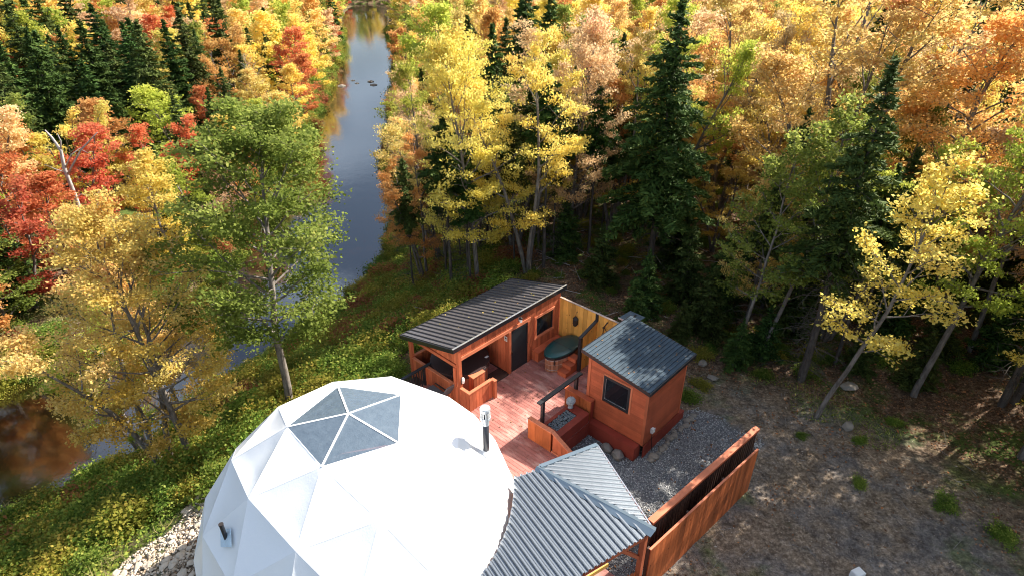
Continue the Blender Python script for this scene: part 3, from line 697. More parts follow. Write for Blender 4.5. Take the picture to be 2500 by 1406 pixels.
# roof
rs0, rs1 = 14.02, 17.02
nb = 20; st = (9.92-7.15)/nb
for i in range(nb):
    b = 7.15+i*st; a = rs0
    while a < rs1-.01:
        e = min(rs1, a+rnd.uniform(.75, 1.25)); e = rs1 if rs1-e < .35 else e
        x0, x1, h = a+.002, e-.002, .02
        V = [(x0, b+.012, sz(b)+.058), (x1, b+.012, sz(b)+.058), (x1, b+st+.004, sz(b+st)+.029), (x0, b+st+.004, sz(b+st)+.029),
             (x0, b+.012, sz(b)+.023), (x1, b+.012, sz(b)+.023)]
        T.mesh('shingle', V, [(0, 1, 2, 3), (4, 5, 1, 0)], M['shingle']); a = e
V = [(rs0+.01, 7.16, sz(7.16)-.05), (rs1-.01, 7.16, sz(7.16)-.05), (rs1-.01, 9.91, sz(9.91)-.05), (rs0+.01, 9.91, sz(9.91)-.05)]; V += [(v[0], v[1], v[2]+.072) for v in V]
T.mesh('roof_deck', V, [(3, 2, 1, 0), (4, 5, 6, 7), (0, 1, 5, 4), (1, 2, 6, 5), (2, 3, 7, 6), (3, 0, 4, 7)], M['black'])
for a in (rs0, rs1): T.mesh('fascia', *bar_vf((a, 7.13, sz(7.13)-.03), (a, 9.94, sz(9.94)-.03), .03, .135), M['fascia'])
T.box('fascia', rs0+.015, rs1-.015, 7.12, 7.15, sz(7.13)-.085, sz(7.13)+.04, M['fascia']); T.box('fascia', rs0+.015, rs1-.015, 9.92, 9.95, sz(9.94)-.1, sz(9.94)+.04, M['fascia'])
T = Thing('electric_box', 'white electrical outlet box with cable on the sauna side wall', 'outlet box', 14.75, 7.24, .4)
T.box('box', 14.68, 14.82, 7.19, 7.28, .33, .52, M['white']); T.box('cover', 14.67, 14.83, 7.175, 7.19, .35, .54, M['white'])
T.mesh('cable', *tube([(14.75, 7.23, .33), (14.74, 7.22, .0), (14.73, 7.15, -.45)], [.014]*3), M['iron'])

# ------------------------------------------------------------------ fire table, low walls, black frame
T = Thing('fire_table', 'red timber fire table filled with dark river stones', 'fire table', 13.05, 9.8, 0)
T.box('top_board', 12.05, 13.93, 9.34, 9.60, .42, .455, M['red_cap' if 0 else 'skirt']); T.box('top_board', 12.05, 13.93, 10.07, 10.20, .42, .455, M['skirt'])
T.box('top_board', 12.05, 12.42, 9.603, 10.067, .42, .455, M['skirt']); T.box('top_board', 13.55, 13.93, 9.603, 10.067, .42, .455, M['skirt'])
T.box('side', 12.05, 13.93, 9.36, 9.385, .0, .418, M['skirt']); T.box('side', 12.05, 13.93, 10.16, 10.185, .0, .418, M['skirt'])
T.box('tray', 12.42, 13.55, 9.6, 10.07, .28, .31, M['iron'])
smesh = []
for k in range(5):
    bpyv, ff = [], []
    ph_ = (1+5**.5)/2
    ico = [(-1, ph_, 0), (1, ph_, 0), (-1, -ph_, 0), (1, -ph_, 0), (0, -1, ph_), (0, 1, ph_), (0, -1, -ph_), (0, 1, -ph_), (ph_, 0, -1), (ph_, 0, 1), (-ph_, 0, -1), (-ph_, 0, 1)]
    icf = [(0, 11, 5), (0, 5, 1), (0, 1, 7), (0, 7, 10), (0, 10, 11), (1, 5, 9), (5, 11, 4), (11, 10, 2), (10, 7, 6), (7, 1, 8), (3, 9, 4), (3, 4, 2), (3, 2, 6), (3, 6, 8), (3, 8, 9), (4, 9, 5), (2, 4, 11), (6, 2, 10), (8, 6, 7), (9, 8, 1)]
    vv = [Vector(p).normalized()*rnd.uniform(.8, 1.12) for p in ico]
    smesh.append((vv, icf))
def stone_mesh(k, mat, name='stone', smooth=True): return mesh_py(name, smesh[k][0], smesh[k][1], mat, smooth)
sm_dark = [stone_mesh(k, M['stone_dark']) for k in range(5)]
for i in range(15):
    for j in range(7):
        a = 12.46+i*.074+rnd.uniform(-.02, .02); b = 9.645+j*.065+rnd.uniform(-.02, .02)
        o = ob('stone', rnd.choice(sm_dark), T.root, (a-13.05, b-9.8, .42+rnd.uniform(-.015, .03)))
        s = rnd.uniform(.042, .062); o.scale = (s*1.1, s*.9, s*.7); o.rotation_euler = (rnd.random()*.6, rnd.random()*.6, rnd.random()*6)
T = Thing('front_low_wall', 'low orange plank wall before the fire table with sloping end', 'low wall', 11.95, 9.6, 0)
for i in range(3): T.box('plank', 11.86, 11.90, 9.42+i*.345, 9.42+(i+1)*.345-.006, -.02, .83, M['fence_wood'])
T.box('cap', 11.85, 12.03, 9.42, 10.47, .835, .872, M['red_cap']); T.box('end_board', 11.905, 12.02, 10.42, 10.455, 0, .83, M['red'])
T.box('inner_board', 12.00, 12.025, 9.42, 10.415, 0, .83, M['red'])
for i in range(6):
    b = 9.40-(i+1)*.20; z = .83-(9.40-(b+.1))*.50
    T.box('plank', 11.93, 11.96, b, b+.194, -.75, z, M['red'])
T.mesh('sloping_cap', *bar_vf((11.95, 9.42, .855), (11.95, 8.18, .235), .15, .04), M['red_cap'])
T.box('base_trim', 11.88, 11.925, 8.2, 9.40, -.04, .05, M['red_cap'])
T = Thing('rear_low_wall', 'low orange plank wall between the fire table and sauna', 'low wall', 14.15, 10.0, 0)
planks_b(T, 9.40, 10.58, 14.06, 0, .83, M['fence_wood'], wd=.17)
T.box('cap', 14.02, 14.25, 9.38, 10.60, .835, .872, M['red_h']); T.box('end_board', 14.075, 14.24, 9.39, 9.415, 0, .832, M['skirt']); T.box('back_board', 14.215, 14.24, 9.43, 10.58, 0, .832, M['skirt'])
T = Thing('fire_table_railing', 'black square timber frame standing over the dark river stones', 'railing', 13.3, 10.25, 0)
T.box('post', 12.34, 12.45, 10.20, 10.31, .0, 1.42, M['black']); T.box('post', 14.22, 14.33, 10.20, 10.31, .0, 1.42, M['black'])
T.box('top_rail', 12.16, 14.52, 10.17, 10.34, 1.423, 1.475, M['black'])
T = Thing('post_outlet', 'white outlet on the corner of the front low wall', 'outlet', 11.95, 10.5, .75)
T.box('box', 11.90, 11.99, 10.475, 10.54, .64, .80, M['white']); T.box('cover', 11.885, 11.898, 10.48, 10.55, .65, .81, M['white'])
# stone head
hb = empty('stone_head', ab2w(13.70, 10.03, .455), YAW+2.6); hb.scale = (1.15,)*3; tag(hb, 'pale grey carved stone head beside the fire table stones', 'statue')
prof = [(.075, 0), (.085, .02), (.07, .06), (.065, .10), (.085, .14), (.115, .19), (.13, .25), (.128, .31), (.10, .37), (.05, .405), (.01, .41)]
V, F = [], []
n = 20
for r, z in prof:
    for k in range(n):
        a = 2*math.pi*k/n; x = r*math.cos(a)*1.1; y = r*math.sin(a)*.88
        fr = max(0, math.cos(a)-.86)/.14
        if .17 < z < .27: x += .03*fr*(1-abs(z-.21)/.06 if abs(z-.21) < .06 else 0)
        if .27 < z < .30: x -= .012*fr
        if z < .18 and z > .12: x += .012*fr
        V.append((x, y, z))
for i in range(len(prof)-1):
    for k in range(n): F.append((i*n+k, i*n+(k+1) % n, (i+1)*n+(k+1) % n, (i+1)*n+k))
F.append(tuple(range((len(prof)-1)*n, len(prof)*n))); F.append(tuple(range(n-1, -1, -1)))
ob('head', mesh_py('head', V, F, M['statue'], True), hb)
for s in (-1, 1):
    ob('ear', mesh_py('ear', *lathe([(.012, -.05), (.022, 0), (.014, .05)], 8, (0.0, .115*s, .22)), M['statue'], True), hb)
    ob('eye', mesh_py('eye', *lathe([(.005, -.008), (.018, 0), (.005, .008)], 8, (.118, .045*s, .262)), M['statue'], True), hb)
ob('lips', mesh_py('lips', *lathe([(.005, -.01), (.02, 0), (.005, .01)], 8, (.108, 0, .165), .8, 1.6), M['statue'], True), hb)
V, F = [], []
for k in range(60):
    z = .24+.16*(k/60)**.8; a = k*2.4; r = float(np.interp(z, [q[1] for q in prof], [q[0] for q in prof]))
    if math.cos(a) > .5 and z < .31: continue
    v, ff = lathe([(.016, -.008), (.018, .0), (.006, .016)], 6, (r*math.cos(a)*1.1, r*math.sin(a)*.88, z)); o_ = len(V); V += v; F += [tuple(i+o_ for i in g) for g in ff]
ob('hair_curls', mesh_py('hair_curls', V, F, M['statue'], True), hb)

# ------------------------------------------------------------------ entry roof of corrugated steel
def corrugated(T, name, poly, rib, zf, mat, step=.19, h=.028, parts=4, lift=0):
    """poly in (a,b); ribs run along rib; zf gives the plane height; sheets of `parts` ribs are separate"""
    d = Vector((rib[0], rib[1])).normalized(); nn = Vector((-d.y, d.x)); P = [Vector(p) for p in poly]
    t0 = min(p.dot(nn) for p in P); t1 = max(p.dot(nn) for p in P)
    def clip(t):
        xs = []
        for i in range(len(P)):
            p, q = P[i], P[(i+1) % len(P)]; a, b = p.dot(nn)-t, q.dot(nn)-t
            if (a <= 0) != (b <= 0): s = a/(a-b); xs.append((p+(q-p)*s).dot(d))
        return (min(xs), max(xs)) if len(xs) >= 2 else None
    prof = [(0, 0), (.06, 0), (.22, 1), (.44, 1), (.58, .05), (.66, .05), (.74, .4), (.86, .4), (.94, 0), (1, 0)]
    ts = []
    n = int((t1-t0)/step)+1
    for i in range(n):
        for k, (u, hh) in enumerate(prof[:-1]): ts.append((t0+.003+(i+u)*step, hh*h, i))
    V, F, cur, prev = [], [], 0, None
    def flush():
        nonlocal V, F
        if F: T.mesh(name, V, F, mat)
        V, F = [], []
    last = None
    for (t, hh, i) in ts:
        if i//parts != cur:
            keep = last; flush(); cur = i//parts
            if keep: V += keep
        c = clip(t) if t < t1 else None
        if c is None: continue
        row = []
        for s in (c[0], c[1]):
            p = d*s+nn*t; row.append((p.x, p.y, zf(p.x, p.y)+hh+lift))
        V += row; last = row
        if len(V) >= 4: o = len(V)-4; F.append((o, o+2, o+3, o+1))
    flush()
def plane3(p, q, r):
    p, q, r = Vector(p), Vector(q), Vector(r); nn = (q-p).cross(r-p)
    return lambda a, b: p.z-(nn.x*(a-p.x)+nn.y*(b-p.y))/nn.z
rl, rr, pk = (8.98, 7.52, 2.72), (9.58, 4.26, 2.48), (11.22, 7.15, 2.26)
rr2 = (9.58, 4.26, 2.48); low = (5.66, 6.92, 2.30)
T = Thing('entry_roof', 'corrugated galvanised entry roof with blue grey ridge flashing beside the dome', 'roof', 9.0, 5.8, 0)
zu = plane3(rl, rr, pk); zl = plane3(rl, rr2, low)
corrugated(T, 'roof_sheet', [(rl[0], rl[1]), (pk[0], pk[1]), (rr[0], rr[1])], (1.77, -1.75), zu, M['galv'], step=.155, h=.06)
dome_edge = []
for k in range(14):
    th = R(-97+k*6.0)
    dome_edge.append((ca+4.02*math.cos(th)+0.0, cb+4.02*math.sin(th)))
dome_edge = [p for p in dome_edge if 3 < p[0] < 9.0 and p[1] < 8.0]
poly = [(rl[0], rl[1]), (rr[0], rr[1]), (7.40, 4.93), (2.6, 6.3)] + [p for p in dome_edge if p[0] > 5.0]
corrugated(T, 'roof_sheet', poly, (-.70, -3.28), zl, M['galv'], step=.165, h=.075)
T.mesh('ridge_flashing', *join([([Vector((rl[0]-.10, rl[1]+.05, zl(rl[0]-.16, rl[1])+.05)), Vector((rr[0]-.19, rr[1]-.03, zl(rr[0]-.2, rr[1])+.05)), Vector((rr[0], rr[1]-.04, rr[2]+.10)), Vector((rl[0], rl[1]+.06, rl[2]+.10)), Vector((rr[0]+.16, rr[1]+.02, zu(rr[0]+.16, rr[1])+.05)), Vector((rl[0]+.15, rl[1]+.04, zu(rl[0]+.15, rl[1])+.05))], [(0, 1, 2, 3), (3, 2, 4, 5)])]), M['cap'])
T.mesh('edge_flashing', *bar_vf((rl[0]+.1, rl[1]+.02, rl[2]+.03), (pk[0], pk[1]+.02, pk[2]+.03), .12, .07), M['cap'])
T.mesh('edge_flashing', *bar_vf((pk[0]+.02, pk[1], pk[2]+.0), (rr[0]+.05, rr[1], rr[2]-.0), .03, .05), M['silver'])
eave = lambda t: (rr[0]+(7.40-rr[0])*t, rr[1]+(4.93-rr[1])*t)
e0, e1 = eave(0.06), eave(1.6)
T.mesh('eave_beam', *bar_vf((e0[0], e0[1]+.10, zl(*e0)-.10), (e1[0], e1[1]+.10, zl(*e1)-.10), .10, .16), M['red'])
T.mesh('eave_trim', *bar_vf((8.2, 4.62, zl(8.2, 4.62)-.07), (6.0, 5.29, zl(6.0, 5.29)-.07), .03, .12), M['yellow'])
for (a, b) in ((9.45, 4.42), (7.6, 4.95), (9.2, 7.25)): T.box('post', a-.07, a+.07, b-.07, b+.07, -.8, zl(a, b)-.06, M['red'])
T.mesh('brace', *bar_vf((9.42, 4.46, 1.5), (8.85, 4.64, 2.15), .08, .09), M['red'])
T.box('floor', 6.3, 9.55, 4.6, 6.88, -.12, -.04, M['deck'])
for k in range(16):
    a = 7.5+k*.13; b = 4.93-(a-7.5)*.29
    T.box('plank', a, a+.125, b+.06, b+.085, -.5, .95, M['fence_wood'])

# ------------------------------------------------------------------ double screen fence
T = Thing('outer_screen_fence', 'long screen fence of rough orange vertical boards beside the gravel', 'fence', 12.8, 4.2, 0)
p0, p1 = Vector((9.95, 4.42)), Vector((15.42, 3.92)); n = 40
dv = (p1-p0).normalized(); ang = math.atan2(dv.y, dv.x); ln = (p1-p0).length
for i in range(n):
    c = p0+dv*ln*(i+.5)/n; zt = 1.30+rnd.uniform(-.004, .004)
    o = T.box('plank', c.x-ln/n/2+.002, c.x+ln/n/2-.002, c.y-.012+rnd.uniform(-.003, .003), c.y+.012, -.65-max(0, (12-c.x))*.12, zt, M['fence_wood'], rot=(0, 0, ang))
V, F = bar_vf((p0.x, p0.y+.02, 1.31), (p1.x, p1.y+.02, 1.31), .06, .02); T.mesh('cap', V, F, M['red_cap'])
for t in (0.01, .33, .66, .985):
    c = p0+(p1-p0)*t; T.box('post', c.x-.045, c.x+.045, c.y+.03, c.y+.12, -.9, 1.28, M['darkboard'])
T = Thing('inner_screen_fence', 'inner screen fence with wide pink cap board and dark slatted face', 'fence', 13.4, 4.6, 0)
p0, p1 = Vector((10.62, 4.86)), Vector((16.18, 4.32)); dv = (p1-p0).normalized(); ang = math.atan2(dv.y, dv.x); ln = (p1-p0).length
V, F = bar_vf((p0.x, p0.y, 1.45), (p1.x, p1.y, 1.45), .19, .04); T.mesh('cap', V, F, M['red_cap'])
n = 80
for i in range(n):
    if i % 2 == 0 or True:
        c = p0+dv*ln*(i+.5)/n
        T.box('slat', c.x-ln/n*.40, c.x+ln/n*.40, c.y-.05+.012*(i % 2), c.y-.03+.012*(i % 2), -.6, 1.425, M['darkboard'], rot=(0, 0, ang))
V, F = bar_vf((p0.x, p0.y-.07, 1.38), (p1.x, p1.y-.07, 1.38), .02, .09); T.mesh('rail', V, F, M['red_h'])
for t in (.01, .35, .68, .99):
    c = p0+(p1-p0)*t; T.box('post', c.x-.05, c.x+.05, c.y-.02, c.y+.08, -.9, 1.42, M['darkboard'])
# small things at the picture's edge
bb = empty('blue_barrel', (-9.35, 10.78, -1.55)); tag(bb, 'blue plastic barrel standing on the stones left of the dome', 'barrel')
ob('body', mesh_py('body', *lathe([(.27, 0), (.30, .2), (.30, .6), (.27, .82)], 24), M['blue'], False), bb); ob('lid', mesh_py('lid', *lathe([(.285, .82), (.285, .87)], 24), M['blue']), bb)
# ------------------------------------------------------------------ vegetation meshes
def tubes_np(S, k=5):
    """S: list of (p0, p1, r0, r1)"""
    A = np.array([s[0] for s in S], float); B = np.array([s[1] for s in S], float); r0 = np.array([s[2] for s in S]); r1 = np.array([s[3] for s in S])
    d = B-A; d /= np.linalg.norm(d, axis=1)[:, None]+1e-9
    ref = np.where(np.abs(d[:, 2:3]) > .9, np.array([[1., 0, 0]]), np.array([[0, 0, 1.]]))
    s = np.cross(d, ref); s /= np.linalg.norm(s, axis=1)[:, None]+1e-9; u = np.cross(s, d)
    th = np.arange(k)*2*np.pi/k
    off = s[:, None, :]*np.cos(th)[None, :, None]+u[:, None, :]*np.sin(th)[None, :, None]
    V = np.concatenate([A[:, None]+off*r0[:, None, None], B[:, None]+off*r1[:, None, None]], 1)
    n = len(S); base = (np.arange(n)*2*k)[:, None]; j = np.arange(k); j2 = (j+1) % k
    F = np.stack([base+j, base+j2, base+k+j2, base+k+j], -1).reshape(-1, 4)
    return V.reshape(-1, 3), F
def leaves_np(rs, P, size, lv, up=.7, aspect=.72, direction=None, jitter=.5):
    """one bent rhombus per leaf"""
    n = len(P); nr = rs.normal(size=(n, 3))*.65; nr[:, 2] += up; nr /= np.linalg.norm(nr, axis=1)[:, None]
    t = rs.normal(size=(n, 3)) if direction is None else direction+rs.normal(size=(n, 3))*.25
    t -= (t*nr).sum(1)[:, None]*nr; t /= np.linalg.norm(t, axis=1)[:, None]+1e-9
    b = np.cross(nr, t); L_ = size*(1+rs.uniform(-jitter, jitter, n))[:, None]; W_ = L_*aspect*.5
    V = np.stack([P-t*L_*.5, P+b*W_-nr*L_*.12, P+t*L_*.5, P-b*W_-nr*L_*.12], 1)
    F = np.arange(n*4).reshape(n, 4); return V.reshape(-1, 3), F, lv
def unit(v): return v/(np.linalg.norm(v)+1e-9)
def decid(seed, h, cr, base=.25, nprim=34, nleaf=42000, ls=.10, stems=1, spread=.0, sparse=.0, clr=.33, rk=1.):
    rs = np.random.RandomState(seed); S = []; cl = []; cv = []
    for st in range(stems):
        az = st*2*math.pi/stems+rs.uniform(0, 1.5); tilt = spread*rs.uniform(.6, 1.2)*(stems > 1)
        hh = h*(1 if st == 0 else rs.uniform(.8, .97)); p = np.array([math.cos(az), math.sin(az), 0])*(.12 if stems > 1 else 0); p[2] = -.4
        dr = unit(np.array([math.cos(az)*tilt, math.sin(az)*tilt, 1.])); r0 = (.011*h+.03)*rk; pts = [p]; rad = [r0*1.25]; n = 14
        for i in range(n):
            dr = unit(dr+rs.normal(size=3)*[.045, .045, 0]+np.array([0, 0, .05*tilt])); p = p+dr*(hh+.4)*.95/n; pts.append(p); rad.append(r0*(1-(i+1)/n)**.75+.012)
        for i in range(n): S.append((pts[i], pts[i+1], rad[i], rad[i+1]))
        m = max(8, int(nprim/stems))
        for q in range(m):
            t = base+(1-base)*((q+rs.uniform(0, .9))/m); tt = (t-base)/(1-base); f = t*n; i = min(n-1, int(f)); o = pts[i]+(pts[i+1]-pts[i])*(f-i)
            a = q*2.4+rs.uniform(-.5, .5)
            if stems > 1 and rs.rand() < .6: a = az+rs.uniform(-1.3, 1.3)
            ln = cr*(.30+.75*math.sin(math.pi*min(1, tt*.80+.16)))*rs.uniform(.72, 1.12)/(1.15 if stems > 1 else 1)
            el = R(12+52*tt+rs.uniform(-10, 12)); d = np.array([math.cos(a)*math.cos(el), math.sin(a)*math.cos(el), math.sin(el)])
            pp = [o]; k = 5; dd = d.copy()
            for j in range(k): dd = unit(dd+rs.normal(size=3)*.11+np.array([0, 0, .035])); pp.append(pp[-1]+dd*ln/k)
            rb = max(.010, rad[i]*.42)
            for j in range(k): S.append((pp[j], pp[j+1], rb*(1-j/k)+.006, rb*(1-(j+1)/k)+.006))
            pv = rs.rand()
            for s_ in range(6):
                u = .28+.72*(s_+rs.rand()*.8)/6; f2 = u*k; j = min(k-1, int(f2)); q0 = pp[j]+(pp[j+1]-pp[j])*(f2-j)
                sd_ = 1 if s_ % 2 else -1; side = unit(np.cross(d, [0, 0, 1.]))*sd_; d2 = unit(d*.7+side*.8+rs.normal(size=3)*.2+np.array([0, 0, .1])); l2 = ln*.36*(1.15-u*.55)+.18
                q1 = q0+d2*l2*.5; q2 = q1+unit(d2+rs.normal(size=3)*.2)*l2*.5
                S.append((q0, q1, .012, .009)); S.append((q1, q2, .009, .004))
                for w_ in (.45, .8, 1.05):
                    if rs.rand() > sparse: cl.append(q0+(q2-q0)*w_); cv.append(.5*pv+.5*rs.rand())
            if rs.rand() > sparse: cl.append(pp[-1]); cv.append(pv)
            if rs.rand() > sparse: cl.append(pp[-2]); cv.append(pv)
    cl = np.array(cl); cv = np.array(cv); m = len(cl); wt = rs.uniform(.1, 1.6, m); wt /= wt.sum()
    ix = rs.choice(m, nleaf, p=wt); P = cl[ix]+rs.normal(size=(nleaf, 3))*np.array([clr, clr, clr*.42])*.62*(cr/3.6)**.5
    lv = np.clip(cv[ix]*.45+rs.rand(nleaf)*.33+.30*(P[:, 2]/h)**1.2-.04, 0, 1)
    return tubes_np(S), leaves_np(rs, P, ls, lv)
def spruce(seed, h, R_, base=.06, whorls=44, per=7, nb=24000, bl=.30, dead=0, taper=.8, r0=None):
    rs = np.random.RandomState(seed); S = []; r0 = r0 or .012*h+.02; n = 12
    pts = [np.array([0, 0, -.4])]
    for i in range(n): pts.append(np.array([rs.normal()*.02, rs.normal()*.02, h*(i+1)/n]))
    for i in range(n): S.append((pts[i], pts[i+1], r0*(1-i/n)+.008, r0*(1-(i+1)/n)+.008))
    B_ = []
    for wv in range(whorls):
        t = (wv+.5)/whorls; z = h*(base+(1-base)*t); L0 = R_*(1-t)**taper*(1 if t > .12 else .55+t*3.7)+.12
        for k in range(per):
            a = k*2*math.pi/per+wv*1.1+rs.uniform(-.35, .35); B_.append((z+rs.uniform(-.12, .12), a, L0*rs.uniform(.45, 1.25)*(1 if rs.rand() > .12 else .4), t, rs.rand()))
    B_ = np.array(B_); wts = B_[:, 2]**1.5; ix = rs.choice(len(B_), nb, p=wts/wts.sum()); b = B_[ix]
    s = rs.rand(nb)**.62; Lb = b[:, 2]; wd = .34*Lb*(1-s)**.7*np.minimum(1, s*3)+.07; lat = rs.uniform(-1, 1, nb)*wd
    ca_, sa_ = np.cos(b[:, 1]), np.sin(b[:, 1]); r = s*Lb; up_ = .40*(b[:, 3]-.35)
    z = b[:, 0]+Lb*(up_*s-.42*s*s*(1-b[:, 3]*.6)+.10*s**3)-np.abs(lat)*.22+rs.normal(size=nb)*.035
    P = np.stack([ca_*r-sa_*lat, sa_*r+ca_*lat, z], 1); sg = np.sign(lat)
    D = np.stack([ca_*.75-sa_*sg*.65, sa_*.75+ca_*sg*.65, np.full(nb, -.12)], 1)
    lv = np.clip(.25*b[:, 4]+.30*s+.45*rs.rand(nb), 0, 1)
    lead = 120; Pl = np.stack([rs.normal(size=lead)*.05, rs.normal(size=lead)*.05, h+rs.uniform(-.7, .25, lead)], 1); Dl = np.stack([rs.normal(size=lead)*.5, rs.normal(size=lead)*.5, np.ones(lead)], 1)
    V, F, lv = leaves_np(rs, np.concatenate([P, Pl]), bl, np.concatenate([lv, rs.rand(lead)]), up=.9, aspect=.30, direction=np.concatenate([D, Dl]))
    for (z, a, Lb, t, _) in B_[::2]:
        S.append(((0, 0, z), (math.cos(a)*Lb*.6, math.sin(a)*Lb*.6, z+Lb*(.24*(t-.35)-.15)), .014, .006))
    for k in range(dead):
        z = h*rs.uniform(.06, base+.12); a = rs.rand()*6.28; l = rs.uniform(.5, 1.7); m_ = np.array([math.cos(a)*l*.5, math.sin(a)*l*.5, z-.05*l]); e = m_+np.array([math.cos(a+.3)*l*.5, math.sin(a+.3)*l*.5, -.25*l])
        S.append(((0, 0, z), m_, .014, .010)); S.append((m_, e, .010, .004))
        for j in range(3):
            q0 = m_+(e-m_)*rs.rand(); S.append((q0, q0+np.array([rs.normal()*.25, rs.normal()*.25, -.12])*1.1, .006, .003))
    return tubes_np(S), (V, F, lv)
def shrub(seed, r, h, n, ls):
    rs = np.random.RandomState(seed); m = 26; C = rs.normal(size=(m, 3)); C /= np.linalg.norm(C, axis=1)[:, None]; C[:, 2] = np.abs(C[:, 2]); C *= np.array([r, r, h])*rs.uniform(.35, 1, m)[:, None]
    ix = rs.randint(0, m, n); P = C[ix]+rs.normal(size=(n, 3))*np.array([.22, .22, .16])*r*1.1; P[:, 2] = np.abs(P[:, 2])
    lv = np.clip(rs.rand(m)[ix]*.5+rs.rand(n)*.5, 0, 1); S = [((0, 0, -.1), c*.9, .012, .005) for c in C[:14]]
    return tubes_np(S, 4), leaves_np(rs, P, ls, lv, up=.6)
class Proto:
    def __init__(s, gen, leafm, barkm):
        (tv, tf), (lv_, lf, la) = gen
        s.t = mesh_np('trunk', tv, tf, barkm, smooth=True); s.c = mesh_np('crown', lv_, lf, leafm, la)
    def recolor(s, leafm):
        c = s.c.copy(); c.materials.clear(); c.materials.append(leafm); return c
def plant(name, pr, x, y, label, cat, rz=None, sc_=1.0, leafm=None, group=None, z=None, lean=None, crown='crown', trunk='trunk', barkm=None):
    o = empty(name, (x, y, (H1(x, y) if z is None else z)), rnd.random()*6.28 if rz is None else rz); o.scale = (sc_,)*3 if not isinstance(sc_, tuple) else sc_
    if lean: o.rotation_euler = (lean[0], lean[1], 0)
    tag(o, label, cat, group)
    t = ob(trunk, pr.t, o)
    if barkm: t.material_slots[0].link = 'OBJECT'; t.material_slots[0].material = barkm
    c = ob(crown, pr.c, o)
    if leafm: c.material_slots[0].link = 'OBJECT'; c.material_slots[0].material = leafm
    return o
near_d = [Proto(decid(11, 12, 3.6, .25, 36, 24000, .112, sparse=.25), L['gold'], M['bark_grey']),
          Proto(decid(12, 12, 3.4, .32, 30, 21000, .112, stems=3, spread=.22, sparse=.25), L['gold'], M['bark_grey']),
          Proto(decid(13, 12, 3.8, .28, 34, 22000, .112, stems=2, spread=.2, sparse=.3), L['gold'], M['bark_grey']),
          Proto(decid(14, 12, 3.6, .35, 26, 18000, .112, stems=4, spread=.35, sparse=.38), L['gold'], M['bark_grey']),
          Proto(decid(15, 12, 2.9, .38, 28, 16000, .112, sparse=.3), L['gold'], M['bark_grey']), Proto(decid(16, 12, 3.2, .42, 30, 17000, .11, stems=2, spread=.15, sparse=.3), L['gold'], M['bark_grey'])]
mid_d = [Proto(decid(24, 10, 2.5, .25, 24, 7000, .18, clr=.42, sparse=.25), L['gold'], M['bark_grey']), Proto(decid(25, 10, 3.1, .2, 22, 8000, .17, stems=3, spread=.3, clr=.4, sparse=.25), L['gold'], M['bark_grey']),
         Proto(decid(21, 10, 3.0, .15, 26, 9000, .18, clr=.42, sparse=.15), L['gold'], M['bark_grey']),
         Proto(decid(22, 10, 3.3, .15, 24, 9000, .18, stems=2, spread=.25, clr=.42, sparse=.2), L['gold'], M['bark_grey']),
         Proto(decid(23, 10, 2.7, .12, 26, 8500, .18, clr=.42, sparse=.15), L['gold'], M['bark_grey'])]
far_d = [Proto(decid(31, 10, 3.2, .12, 18, 3300, .30, clr=.5), L['gold'], M['bark_grey']), Proto(decid(32, 10, 3.0, .12, 18, 3300, .30, stems=2, spread=.25, clr=.5), L['gold'], M['bark_grey'])]
near_s = [Proto(spruce(41, 13, 2.9, .28, 40, 6, 17000, .30, dead=70), L['spruce'], M['bark_dark']),
          Proto(spruce(42, 13, 2.4, .08, 46, 6, 19000, .30, dead=10), L['spruce'], M['bark_dark']),
          Proto(spruce(43, 12, 1.7, .42, 26, 5, 7500, .28, dead=110), L['spruce2'], M['bark_dark'])]
thin_s = [Proto(spruce(44, 11, 1.2, .55, 18, 6, 5000, .28, dead=70, r0=.085), L['spruce2'], M['bark_dark']), Proto(spruce(45, 11, 1.4, .62, 16, 6, 4500, .28, dead=50, r0=.11), L['spruce'], M['bark_dark'])]
mid_s = [Proto(spruce(51, 12, 2.4, .05, 36, 7, 9500, .42), L['spruce'], M['bark_dark']), Proto(spruce(52, 12, 2.0, .05, 36, 7, 8500, .42, taper=.7), L['spruce'], M['bark_dark']), Proto(spruce(53, 12, 2.8, .05, 32, 7, 9500, .42), L['spruce2'], M['bark_dark'])]
far_s = [Proto(spruce(61, 12, 2.2, .03, 22, 6, 2600, .75), L['spruce'], M['bark_dark']), Proto(spruce(62, 12, 2.6, .03, 22, 6, 2600, .75), L['spruce2'], M['bark_dark'])]
shr = [Proto(shrub(71+k, .75, .75, 2300, .085), L['brush'], M['twig']) for k in range(4)]
sap = Proto(spruce(81, 3.2, 1.1, .04, 18, 6, 4500, .20), L['spruce2'], M['bark_dark'])

# ------------------------------------------------------------------ key trees
placed = []
def key(name, pr, x, y, h, label, leafm=None, ph=12., wid=1.0, lean=None, r=2.6, rz=None, z=None):
    s = h/ph; placed.append((x, y, r)); return plant(name, pr, x, y, label, 'tree', leafm=leafm, sc_=(s*wid, s*wid, s), lean=lean, rz=rz, z=z)
big = Proto(decid(101, 12.8, 3.7, .34, 40, 36000, .125, clr=.40, sparse=.22), L['green'], M['bark_grey'])
key('poplar_tree', big, -9.2, 19.0, 11.6, 'big leafy green tree with a bare grey trunk between dome and river', None, 12.8, 1.1, lean=(0, R(5)))
key('maple_tree', near_d[0], -12.7, 17.2, 10.6, 'golden maple nearest the dome with a pale mottled trunk on the bank', L['gold'], wid=.92, lean=(0, R(3)))
key('maple_tree', near_d[1], -14.0, 17.6, 10.6, 'orange gold maple leaning left over the dark water, left of the golden maple', L['amber'], wid=.9, lean=(0, R(-2)))
key('maple_tree', near_d[4], -14.6, 20.6, 8.6, 'amber maple with thin dark trunk standing right of the golden maple', L['amber'], wid=.8, lean=(0, R(1)))
